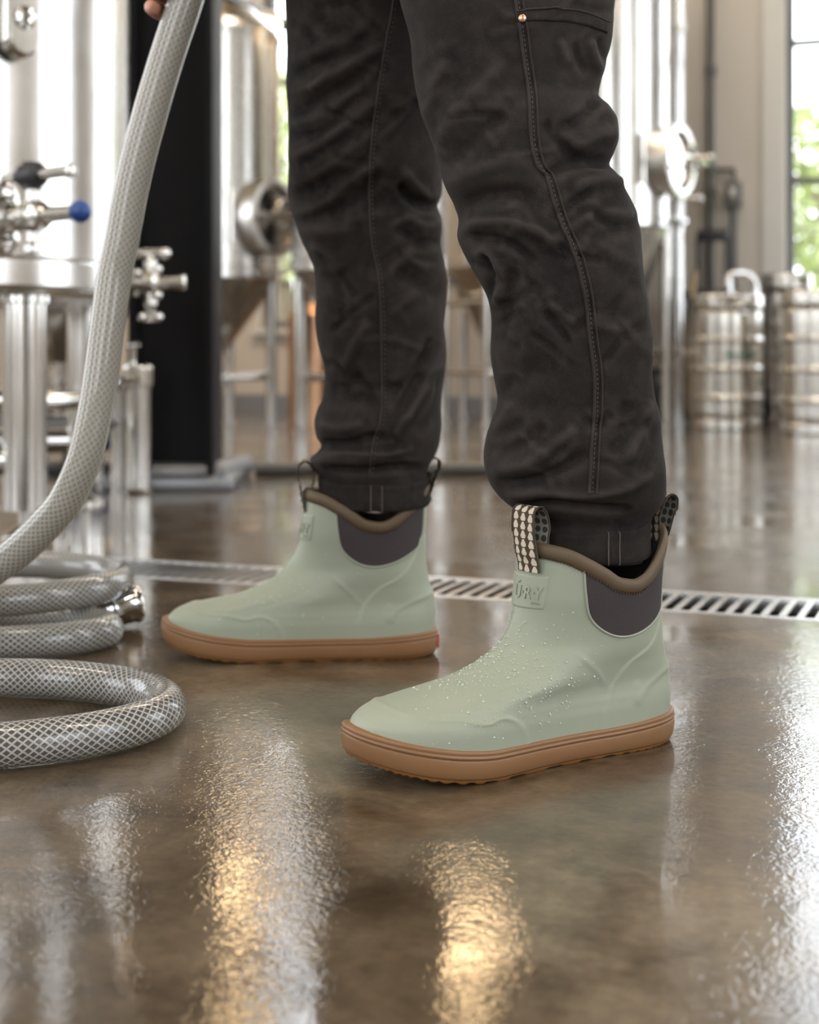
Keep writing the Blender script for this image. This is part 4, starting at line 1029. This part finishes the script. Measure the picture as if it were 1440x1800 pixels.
# ================================================================== person: trousers, body, shirt
per = empty('person', (.10, 1.42, 0)); tag(per, 'person in faded black work trousers standing on the wet floor, one hand holding the hose', 'person')
PL = Vector(per.location)
def leg_mesh(name, keys, folds, seed, hem, ky=.84):
    """keys: (row, left, right, depth) in picture rows; a closed tube with folds"""
    k = np.array(keys, float); ys = k[:, 0]
    fL, fR, fD = pchip(ys, k[:, 1]), pchip(ys, k[:, 2]), pchip(ys, k[:, 3])
    rows = 300; cols = 200
    y = np.linspace(ys[0], ys[-1], rows); L, R, dd = fL(y), fR(y), fD(y)
    z = CAM_H-(y-HY)/FPX*dd; rx = (R-L)/2/FPX*dd; xc = ((R+L)/2-HX)/FPX*dd; ry = rx*(ky-(ky-.74)*sstep(780, 900, y) if hem > 900 else ky-(ky-.78)*sstep(720, 830, y))
    th = np.linspace(0, 2*np.pi, cols, endpoint=False)
    ct, st = np.cos(th), np.sin(th); ex = .92
    X = xc[:, None]+rx[:, None]*np.sign(ct)*np.abs(ct)**ex; Y = dd[:, None]+ry[:, None]*np.sign(st)*np.abs(st)**ex
    Z = np.repeat(z[:, None], cols, 1)
    V = np.stack([X, Y, Z], -1)
    def normals(V):
        du = np.roll(V, -1, 1)-np.roll(V, 1, 1); dv = np.gradient(V, axis=0); n = np.cross(dv, du)
        n /= np.linalg.norm(n, axis=-1, keepdims=True)+1e-12
        c = V-np.stack([xc, dd, z], -1)[:, None, :]; return n*np.sign(np.sum(n*c, -1, keepdims=True)+1e-12)
    N = normals(V)
    px = HX+V[..., 0]/V[..., 1]*FPX; py = HY-(V[..., 2]-CAM_H)/V[..., 1]*FPX
    face = np.clip(-N[..., 1]*1.6+.15, 0, 1)
    disp = np.zeros(px.shape)
    for (poly, amp, wd) in folds:
        p = catmull([(a, b, 0) for a, b in poly], 12); d, pos = seg_dist(px, py, [(q.x, q.y) for q in p])
        tp = np.clip(np.minimum(pos, 1-pos)*5, 0, 1)
        a = 1/(1+(d/wd)**2)**1.5 if amp > 0 else np.exp(-(d/wd)**2)
        disp += 1.35*amp*a*tp*face
    g = np.random.default_rng(seed); nz = np.zeros(px.shape)
    zz = Z[:, :1]
    for i in range(16):
        m = g.integers(1, 6); f = g.uniform(25, 75); nz += g.uniform(.2, 1)*np.sin(m*th[None, :]+f*zz+g.uniform(0, 6.28)+1.2*np.sin(zz*g.uniform(9, 20)+m))
    back = 1-face
    disp += nz*(.00022+.00065*back)
    V = V+N*disp[..., None]
    return V
NEAR = [(-640, 690, 1085, 1.335), (-300, 690, 1090, 1.315), (-120, 693, 1082, 1.3), (0, 702, 1077, 1.29), (63, 715, 1075, 1.283), (110, 724, 1064, 1.278), (140, 731, 1055, 1.275), (168, 737, 1050, 1.272), (194, 742, 1072, 1.27), (214, 747, 1085, 1.268), (243, 758, 1088, 1.265), (268, 766, 1080, 1.262), (292, 771, 1072, 1.26), (312, 775, 1083, 1.258), (335, 781, 1096, 1.257), (360, 793, 1107, 1.255), (389, 805, 1117, 1.253), (410, 806, 1121, 1.252), (440, 818, 1125, 1.25), (485, 838, 1132, 1.247), (535, 858, 1140, 1.246), (570, 864, 1145, 1.246), (620, 867, 1147, 1.248), (660, 872, 1147, 1.25), (700, 874, 1148, 1.253), (735, 863, 1154, 1.255), (770, 853, 1160, 1.257), (800, 849, 1166, 1.259), (825, 851, 1170, 1.26), (850, 860, 1169, 1.262), (870, 874, 1166, 1.262), (888, 894, 1158, 1.262), (902, 916, 1146, 1.262), (915, 930, 1138, 1.262), (930, 932, 1134, 1.262), (985, 936, 1130, 1.262)]
FAR = [(-640, 470, 830, 1.5), (-300, 495, 810, 1.52), (-100, 501, 795, 1.54), (0, 503, 785, 1.55), (146, 504, 778, 1.564), (219, 509, 778, 1.576), (260, 506, 780, 1.583), (301, 504, 781, 1.588), (335, 508, 778, 1.597), (350, 510, 770, 1.6), (362, 512, 766, 1.602), (389, 518, 776, 1.606), (418, 526, 780, 1.609), (447, 540, 780, 1.612), (475, 553, 782, 1.614), (500, 555, 783, 1.617), (535, 555, 783, 1.62), (580, 559, 783, 1.624), (620, 562, 783, 1.628), (670, 569, 782, 1.632), (697, 570, 780, 1.635), (720, 561, 778, 1.635), (745, 555, 777, 1.635), (765, 557, 774, 1.635), (784, 566, 771, 1.635), (796, 558, 767, 1.635), (806, 547, 763, 1.635), (818, 549, 756, 1.635), (832, 560, 752, 1.635), (845, 566, 750, 1.635), (890, 572, 746, 1.635)]
nf = [
 ([(1092, 232), (1050, 236), (1000, 262)], .006, 20), ([(1078, 292), (1035, 283), (985, 292), (950, 315)], -.006, 11),
 ([(1098, 325), (1050, 318), (1005, 332)], .005, 14), ([(1052, 166), (1040, 190), (1010, 215), (975, 225)], -.0045, 11),
 ([(1062, 130), (1044, 105), (1036, 66)], .004, 8), ([(1068, 110), (1058, 85), (1054, 62)], -.003, 6), ([(1030, 130), (1016, 100), (1010, 70)], -.0025, 7), ([(1000, 115), (990, 90), (985, 66)], .0022, 8),
 ([(746, 215), (762, 165), (790, 100)], .004, 16), ([(768, 262), (806, 200), (850, 150), (890, 100)], .0045, 20), ([(790, 295), (840, 235), (890, 190)], -.0035, 16),
 ([(780, 330), (840, 300), (900, 285), (940, 290)], .0035, 18), ([(800, 372), (850, 345), (910, 340), (960, 365)], -.0055, 17),
 ([(805, 402), (850, 392), (905, 392), (950, 412), (985, 440)], .0045, 12), ([(808, 415), (850, 418), (900, 428), (940, 462)], -.0055, 10),
 ([(826, 440), (866, 448), (884, 490), (872, 545)], .0045, 9), ([(850, 440), (862, 480), (860, 530)], -.004, 7), ([(895, 455), (900, 520), (880, 600)], -.0025, 14),
 ([(1124, 400), (1080, 400), (1040, 375)], -.003, 14), ([(1118, 380), (1070, 372), (1030, 350)], .003, 12), ([(1130, 470), (1085, 450), (1045, 420)], .0025, 16),
 ([(900, 620), (950, 560), (1000, 540)], .0018, 24), ([(1140, 600), (1100, 560), (1070, 540)], -.0018, 18), ([(880, 700), (930, 650), (990, 630)], -.0018, 22),
 ([(850, 775), (880, 745), (905, 700)], .0035, 12), ([(862, 822), (920, 818), (985, 775), (1030, 735)], .0048, 15), ([(872, 800), (920, 775), (960, 740)], -.003, 13),
 ([(868, 848), (930, 845), (990, 822), (1040, 790)], -.0052, 11), ([(885, 874), (950, 862), (1020, 868), (1090, 858), (1150, 830)], .0052, 11),
 ([(905, 893), (970, 884), (1045, 893), (1115, 893)], -.005, 7), ([(1100, 815), (1120, 765), (1142, 700)], .0042, 12), ([(1128, 835), (1146, 790), (1156, 740)], -.003, 12), ([(1078, 800), (1094, 755), (1105, 700)], -.0025, 16),
]
ff = [([(506, 118+k*52), (560, 92+k*52), (620, 58+k*50), (672, 20+k*50)], .0034+.0006*(k % 2), 12) for k in range(6)]
ff += [([(508, 145+k*52), (565, 118+k*52), (625, 84+k*50), (668, 52+k*50)], -.003, 10) for k in range(6)]
ff += [([(780, 338), (750, 342), (725, 318), (705, 290)], .006, 12), ([(770, 358), (745, 364), (722, 350), (700, 320)], -.006, 8), ([(782, 388), (745, 396), (705, 375)], .005, 11), ([(784, 425), (735, 425), (695, 395)], -.004, 11),
 ([(784, 460), (740, 462), (705, 440)], .003, 13), ([(784, 520), (735, 500), (695, 470)], -.0025, 14), ([(540, 432), (575, 440), (600, 480)], .005, 12), ([(560, 480), (590, 500), (600, 560)], -.003, 12),
 ([(512, 330), (560, 370), (610, 380)], -.0035, 18), ([(520, 390), (570, 405), (630, 400)], .003, 16),
 ([(778, 590), (752, 660), (722, 720), (692, 768)], .0075, 9), ([(760, 590), (735, 660), (705, 720), (680, 755)], -.0048, 10), ([(782, 650), (765, 715), (735, 765)], -.004, 9), ([(600, 660), (622, 605), (650, 560)], .003, 12), ([(575, 690), (605, 680), (640, 650)], -.0025, 12),
 ([(558, 742), (600, 752), (645, 742)], .004, 11), ([(562, 775), (610, 780), (655, 768), (690, 775)], -.0055, 8), ([(550, 802), (610, 800), (670, 800), (730, 788)], .0055, 9), ([(560, 822), (620, 826), (690, 822), (745, 820)], -.006, 7)]
def strokes(keys, y0, y1, n, seed):
    g = np.random.default_rng(seed); k = np.array(keys); fl, fr = pchip(k[:, 0], k[:, 1]), pchip(k[:, 0], k[:, 2]); out = []
    for _ in range(n):
        y = g.uniform(y0, y1); a, b = float(fl(y)), float(fr(y)); x = g.uniform(a+15, b-15); L = g.uniform(22, 62); t = g.choice([-1, 1])*g.uniform(.1, .95)
        dx, dy = L*math.cos(t), L*math.sin(t); c = g.uniform(-14, 14)
        out.append(([(x-dx, y-dy), (x+c*math.sin(t), y+c), (x+dx, y+dy)], g.choice([-1, 1])*g.uniform(.0009, .0022), g.uniform(6, 13)))
    return out
g_ = np.random.default_rng(2)
ff = [([(a+g_.uniform(-10, 10), b+g_.uniform(-9, 9)) for a, b in p], am*g_.uniform(.5, 1.1), wd*g_.uniform(.8, 1.5)) if i < 12 else (p, am, wd) for i, (p, am, wd) in enumerate(ff)]
nf += strokes(NEAR, 0, 860, 70, 31); ff += strokes(FAR, 0, 820, 55, 32)
VN = leg_mesh('near', NEAR, nf, 3, 985); VF = leg_mesh('far', FAR, ff, 4, 890, .86)
# hips and seat: one more ring stack above the legs
def ring_stack(keys, n=120):
    k = np.array(keys, float); zz = np.linspace(k[0, 0], k[-1, 0], 60); f = [pchip(k[:, 0], k[:, i]) for i in range(1, 5)]
    th = np.linspace(0, 2*np.pi, n, endpoint=False)
    return np.array([[(f[0](z)+f[2](z)*math.cos(t), f[1](z)+f[3](z)*math.sin(t), z) for t in th] for z in zz])
VH = ring_stack([(.725, .035, 1.42, .002, .01), (.735, .035, 1.42, .035, .05), (.77, .045, 1.42, .075, .10), (.83, .055, 1.42, .11, .15), (.92, .06, 1.42, .135, .185), (1.0, .065, 1.42, .135, .18), (1.06, .07, 1.42, .125, .165)])
def multi_grid(name, grids, mat, parent):
    vs = []; fs = []
    for V in grids:
        R, C = V.shape[:2]; k = len(vs); vs += V.reshape(-1, 3).tolist()
        i = np.arange(R*C).reshape(R, C)+k; j = np.hstack([i, i[:, :1]])
        fs += np.stack([j[:-1, :-1], j[:-1, 1:], j[1:, 1:], j[1:, :-1]], -1).reshape(-1, 4).tolist()
    off = parent.location; vs = [(a-off.x, b-off.y, c-off.z) for a, b, c in vs]
    me = bpy.data.meshes.new(name); me.from_pydata(vs, [], fs); me.update()
    bm = bmesh.new(); bm.from_mesh(me); bmesh.ops.recalc_face_normals(bm, faces=bm.faces[:]); bm.to_mesh(me); bm.free()
    me.polygons.foreach_set('use_smooth', [True]*len(me.polygons)); me.materials.append(mat)
    o = bpy.data.objects.new(name, me); COL.objects.link(o); o.parent = parent; return o
tro = multi_grid('trousers', [VN, VF, VH], M['denim'], per); tro['label'] = 'faded black work trousers with rolled cuffs'
def tri_bvh(V):
    R, C = V.shape[:2]; i = np.arange(R*C).reshape(R, C); j = np.hstack([i, i[:, :1]])
    f = np.stack([j[:-1, :-1], j[:-1, 1:], j[1:, 1:], j[1:, :-1]], -1).reshape(-1, 4).tolist()
    return BVHTree.FromPolygons([Vector(p) for p in V.reshape(-1, 3)], f)
BN, BF = tri_bvh(VN), tri_bvh(VF); CAMP = Vector((0, 0, CAM_H))
def hit(bvh, px, py):
    d = (P(px, py, 1)-CAMP).normalized(); l, n, i, t = bvh.ray_cast(CAMP, d)
    if l is None: return None, None
    if n.dot(d) > 0: n = -n
    return l, n
def seam(bvh, poly, off, r, name, mat, dash=None, lift=.0006):
    pts = catmull([(a, b, 0) for a, b in poly], 4); out = []
    for i, p in enumerate(pts):
        l, n = hit(bvh, p.x+off, p.y)
        if l: out.append(l+n*lift)
    mb = MB()
    if dash is None: mb.tube(out, r, 8)
    else:
        i = 0
        while i+dash < len(out):
            mb.tube(out[i:i+dash+1], r, 5); i += dash+1
    o = mb.build(name, mat, tro); 
    o.data.transform(Matrix.Translation(-PL)); return o
sn = [(904, -20), (909, 20), (914, 50), (920, 97), (930, 170), (934, 243), (944, 290), (961, 312), (976, 362), (995, 413), (1001, 425), (1017, 470), (1030, 530), (1037, 595), (1045, 660), (1045, 720), (1041, 770), (1038, 830), (1036, 868)]
sf = [(692, 0), (689, 20), (679, 73), (667, 146), (657, 219), (651, 292), (650, 365), (655, 430), (665, 480), (670, 545), (671, 620), (672, 695), (669, 740), (656, 782), (650, 838)]
seam(BN, sn, 0, .0016, 'outseam', M['denim']); seam(BN, sn, 5, .00045, 'seam_stitching', M['thread'], 1, .0008)['kind'] = 'stuff'
seam(BN, sn, 13, .0010, 'felled_edge', M['denim'])
seam(BF, sf, 0, .0016, 'outseam', M['denim']); seam(BF, sf, 5, .00045, 'seam_stitching', M['thread'], 1, .0008)['kind'] = 'stuff'
# pocket: band across the thigh, with a rivet
def px_patch(bvh, top, bot, nx, ny, lift, name, mat):
    ft, fb = pchip(*zip(*top)), pchip(*zip(*bot)); x0, x1 = top[0][0], top[-1][0]; V = []
    for j in range(ny+1):
        row = []
        for i in range(nx+1):
            x = x0+(x1-x0)*i/nx; y = ft(x)+(fb(x)-ft(x))*j/ny; l, n = hit(bvh, x, float(y))
            if l is None: l, n = hit(bvh, x-3, float(y))
            e = min(i, nx-i, j, ny-j); row.append(l+n*(lift if e > 0 else -.001))
        V.append(row)
    o = grid_mesh(name, np.array([[tuple(p-PL) for p in r] for r in V]), mat, tro); return o
px_patch(BN, [(907, 24), (940, 18), (985, 17), (1030, 25), (1058, 35), (1068, 40)], [(907, 41), (940, 38), (985, 39), (1030, 47), (1058, 56), (1068, 61)], 60, 10, .0022, 'pocket_band', M['denim'])
def px_line(bvh, poly, r, lift, name, mat, dash=None): return seam(bvh, poly, 0, r, name, mat, dash, lift)
px_line(BN, [(908, 23), (940, 17), (985, 16), (1030, 24), (1068, 39)], .0009, .0022, 'pocket_edge', M['denim'])
l, n = hit(BN, 918, 33); mb = MB(); mb.lathe(l+n*.002, n, [(.0034, 0), (.0034, .0008), (.0026, .0016), (.0008, .0018), (.0006, .0012)], 20)
rv = mb.build('rivet', M['copper_rivet'], tro); rv.data.transform(Matrix.Translation(-PL)); rv['label'] = 'copper pocket rivet'
# rolled cuffs
def cuff(L, R, d, ytop, ybot, sag, ky, name, seed, sx):
    cols = 200; th = np.linspace(0, 2*np.pi, cols, endpoint=False); g = np.random.default_rng(seed)
    rx = (R-L)/2/FPX*d; xc = ((R+L)/2-HX)/FPX*d; ry = rx*ky
    wob = sum(g.uniform(.0003, .0012)*np.sin(k*th+g.uniform(0, 6.28)) for k in range(2, 7))
    front = np.clip(-np.sin(th), 0, 1)
    zt = CAM_H-(ytop-HY)/FPX*d - sag*front/FPX*d + wob; zb = CAM_H-(ybot-HY)/FPX*d - sag*.5*front/FPX*d + wob*.7
    rows = []
    for (o, f) in ((-.004, .06), (-.001, .0), (.0018, .0), (.0032, .03), (.0036, .12), (.0030, .4), (.0034, .75), (.0038, .93), (.0025, .99), (.0, 1.0), (-.004, .97)):
        r = 1+o/rx; z = zt+(zb-zt)*f
        rows.append(np.stack([xc+rx*r*np.cos(th)+wob*np.cos(th), d+ry*(1+o/ry)*np.sin(th)+wob*np.sin(th), z], -1))
    V = np.array(rows)-np.array(PL); o = grid_mesh(name, V, M['denim'], tro, wrap_u=True, flip=False)
    mb = MB()
    for dx in (0, .011):
        a = math.acos(np.clip((sx-HX)/FPX*d/rx-xc/rx+dx/rx, -1, 1)); k = int(round((2*np.pi-a)/(2*np.pi)*cols)) % cols
        mb.tube([Vector(V[j, k])+Vector((0, -.0004, 0)) for j in range(2, 9)], .0007, 6)
    mb.build('cuff_stitching', M['thread'], o)
    return o
cuff(926, 1138, 1.262, 905, 972, 24, .74, 'cuff', 11, 1054); cuff(563, 752, 1.635, 834, 885, 14, .76, 'cuff', 12, 655)

# ---- body (skin) and shirt grown from skeletons
def skin_obj(name, chains, mat, parent, sub=2):
    me = bpy.data.meshes.new(name); vs = []; es = []; rad = []; roots = []
    for ch in chains:
        base = len(vs); names = {}
        for i, (p, r, link) in enumerate(ch):
            vs.append(tuple(Vector(p)-parent.location)); rad.append(r)
            if link is not None: es.append((base+link, base+i))
        roots.append(base)
    me.from_pydata(vs, es, []); o = bpy.data.objects.new(name, me); COL.objects.link(o)
    o.modifiers.new('skin', 'SKIN').use_smooth_shade = True
    if not me.skin_vertices:
        bm = bmesh.new(); bm.from_mesh(me); bm.verts.layers.skin.verify(); bm.to_mesh(me); bm.free()
    for i, sv in enumerate(me.skin_vertices[0].data):
        r = rad[i]; sv.radius = (r, r) if not hasattr(r, '__len__') else r; sv.use_root = i in roots
    s = o.modifiers.new('sub', 'SUBSURF'); s.levels = sub; s.render_levels = sub
    bpy.context.view_layer.update()
    m2 = bpy.data.meshes.new_from_object(o.evaluated_get(bpy.context.evaluated_depsgraph_get())); bpy.data.objects.remove(o)
    m2.polygons.foreach_set('use_smooth', [True]*len(m2.polygons)); m2.materials.clear(); m2.materials.append(mat); m2.name = name
    o = bpy.data.objects.new(name, m2); COL.objects.link(o); o.parent = parent; return o
HD = 1.53                                                     # depth of the hand and hose
hA = P(330, -10, HD); hB = P(290, 108, HD); hax = (hA-hB).normalized()   # hose axis at the hand, upward
h0 = P(322, 16, HD)
e1 = Vector((1, 0, 0))-hax*hax.x; e1.normalize(); e2 = hax.cross(e1); e2 = e2 if e2.y > 0 else -e2
def ringp(t, ang, r): a = math.radians(ang); return h0+hax*t+(e1*math.cos(a)+e2*math.sin(a))*r
RG = .0300
elbow = Vector((.05, 1.60, 1.06)); sh_r = Vector((.055, 1.585, 1.36)); sh_l = Vector((.075, 1.245, 1.36))
palm = ringp(.045, 88, .040); wrist = palm+hax*.08+Vector((.015, .02, 0))
body = [
 [(Vector((.095, 1.42, .95)), .10, None), (Vector((.085, 1.42, 1.10)), .105, 0), (Vector((.07, 1.415, 1.28)), (.13, .105), 1), (Vector((.055, 1.415, 1.42)), .075, 2), (Vector((.04, 1.415, 1.49)), .05, 3), (Vector((.03, 1.415, 1.56)), .062, 4), (Vector((.012, 1.415, 1.64)), .088, 5), (Vector((.02, 1.415, 1.71)), .07, 6),
  (sh_r, .06, 2), (elbow, .042, 8), (wrist, .027, 9), (palm, (.038, .018), 10),
  (sh_l, .06, 2), (Vector((.14, 1.21, 1.09)), .042, 12), (Vector((.02, 1.20, .90)), .028, 13), (Vector((-.03, 1.21, .86)), (.036, .018), 14)]]
for i, (t0, end, r) in enumerate(((-.008, 208, .0088), (.012, 238, .0098), (.033, 246, .0102), (.054, 240, .0100))):
    body.append([(ringp(t0+.012, 70, RG+.001), r*1.0, None), (ringp(t0+.002, 105, RG+.0045), r*1.02, 0), (ringp(t0, 145, RG+.009), r*1.1, 1), (ringp(t0-.001, (145+end)/2+6, RG+.006), r*1.0, 2), (ringp(t0-.003, end-10, RG), r*.95, 3), (ringp(t0-.004, end, RG-.001), r*.78, 4)])
body.append([(ringp(.06, 70, RG+.006), .012, None), (ringp(.075, 15, RG+.006), .012, 0), (ringp(.085, -35, RG+.003), .0105, 1), (ringp(.09, -75, RG+.001), .0085, 2)])
for j in range(4):
    b0 = Vector((-.035, 1.19+.013*j, .855)); body.append([(b0, .0095, None), (b0+Vector((-.028, 0, -.018)), .0095, 0), (b0+Vector((-.045, 0, -.045)), .0088, 1), (b0+Vector((-.042, 0, -.066)), .0075, 2)])
body.append([(Vector((-.005, 1.185, .875)), .011, None), (Vector((-.03, 1.165, .85)), .010, 0), (Vector((-.045, 1.16, .825)), .0085, 1)])
bo = skin_obj('body', body, M['skin'], per); bo['label'] = 'bare hand and body'
shirt = [[(Vector((.095, 1.42, .99)), .135, None), (Vector((.085, 1.42, 1.15)), .135, 0), (Vector((.07, 1.415, 1.30)), (.15, .125), 1), (Vector((.058, 1.415, 1.41)), .085, 2), (Vector((.048, 1.415, 1.455)), .062, 3),
  (sh_r+Vector((0, -.01, 0)), .078, 2), (elbow, .056, 5), (elbow.lerp(wrist, .55), .044, 6),
  (sh_l+Vector((0, .01, 0)), .078, 2), (Vector((.14, 1.21, 1.09)), .056, 8), (Vector((.075, 1.205, .99)), .045, 9)]]
skin_obj('shirt', shirt, M['shirt'], per)
mb = MB(); mb.sphere(Vector((.035, 1.415, 1.70))-PL, .098, 24, 16, (1.08, .9, .82)); mb.build('hair', M['hair'], per)
mb = MB()
for s in (-1, 1): mb.sphere(Vector((-.062, 1.415+s*.032, 1.645))-PL, .011, 12, 8)
mb.build('eyes', M['white_trim'], per)
mb = MB(); mb.sphere(Vector((-.085, 1.415, 1.618))-PL, .016, 12, 8, (1, .8, 1.4)); mb.build('nose', M['skin'], per)

# ================================================================== hose
HR = .0195
def at(px, py, d=HD): return P(px, py, d)
hp = [P(420, -250, HD), P(380, -150, HD), P(342, -50, HD), at(327, 0), at(291, 108), at(259, 217), at(232, 325), at(212, 433), at(201, 485), at(187, 588, 1.525), at(172, 697, 1.52), at(149, 805, 1.52), at(117, 877, 1.53), at(84, 918, 1.54), at(45, 957, 1.55), at(0, 992, 1.56), at(-60, 1020, 1.58)]
z1, zC = HR+.001, .058
def loop(xc, yc, a, b, z, angs): return [Vector((xc+a*math.cos(math.radians(t)), yc+b*math.sin(math.radians(t)), z)) for t in angs]
hp += [Vector((-.64, 1.62, .085)), Vector((-.76, 1.74, .068)), Vector((-.74, 1.90, .062))]
hp += loop(-.59, 1.80, .205, .155, zC, (105, 75, 45, 18, -8, -35, -65, -95, -125)) + [Vector((-.80, 1.72, .045))]
hp += [Vector((-.79, 1.78, z1+.004))] + loop(-.575, 1.672, .205, .086, z1, (110, 75, 42, 15, -12, -40, -70, -100, -130)) + [Vector((-.82, 1.64, z1)), Vector((-.86, 1.50, z1))]
hp += [Vector((-.78, 1.43, z1)), Vector((-.62, 1.425, z1))] + loop(-.44, 1.300, .207, .130, z1, (100, 72, 46, 22, 0, -22, -46, -72, -100)) + [Vector((-.64, 1.165, z1)), Vector((-.86, 1.19, z1)), Vector((-1.02, 1.40, z1)), Vector((-1.06, 1.75, z1)), Vector((-.92, 1.99, z1)), Vector((-.74, 1.93, z1)), Vector((-.58, 1.835, z1)), Vector((-.46, 1.800, z1)), Vector((-.40, 1.783, z1+.002))]
path = catmull(hp, .006)
ho = empty('braided_hose', (0, 0, 0)); ho.location = (-.6, 1.6, 0)
tag(ho, 'clear braided hose hanging from the hand and coiled on the wet floor at the left', 'hose')
n = len(path); NC = 28; V = np.zeros((n, NC, 3)); UV = np.zeros((n, NC, 2)); pxv = None; ar = 0
for j in range(n):
    tg = (path[min(j+1, n-1)]-path[max(j-1, 0)]).normalized()
    x = basis(tg)[0] if pxv is None else (pxv-tg*pxv.dot(tg)).normalized()
    pxv = x; y = tg.cross(x)
    if j: ar += (path[j]-path[j-1]).length
    for i in range(NC):
        a = 2*math.pi*i/NC; V[j, i] = path[j]+(x*math.cos(a)+y*math.sin(a))*HR-ho.location; UV[j, i] = (i/NC, ar)
# close the seam with a duplicated column so that the braid runs on
V2 = np.concatenate([V, V[:, :1]], 1); U2 = np.concatenate([UV, UV[:, :1]+np.array([1, 0])], 1)
grid_mesh('hose_tube', V2, M['hose'], ho, uv=U2)
e, tdir = path[-1]-ho.location, (path[-1]-path[-3]).normalized(); tdir = Vector((.90, .40, .16)).normalized()
mb = MB(); mb.lathe(e-tdir*.012, tdir, [(.0205, 0), (.0215, .002), (.0215, .016), (.019, .018), (.019, .022), (.0235, .025), (.0235, .05), (.0255, .053), (.0255, .058), (.0235, .061), (.018, .060), (.017, .03)], 32, cap=False); mb.build('coupling', M['chrome'], ho)['label'] = 'polished steel end coupling'
e2_ = path[0]-ho.location; td = (path[0]-path[2]).normalized()
mb = MB(); mb.lathe(e2_-td*.03, td, [(.0205, 0), (.022, .002), (.022, .03), (.026, .034), (.026, .05), (.018, .055), (.015, .10), (.012, .105)], 28); mb.build('nozzle', M['fitting'], ho)
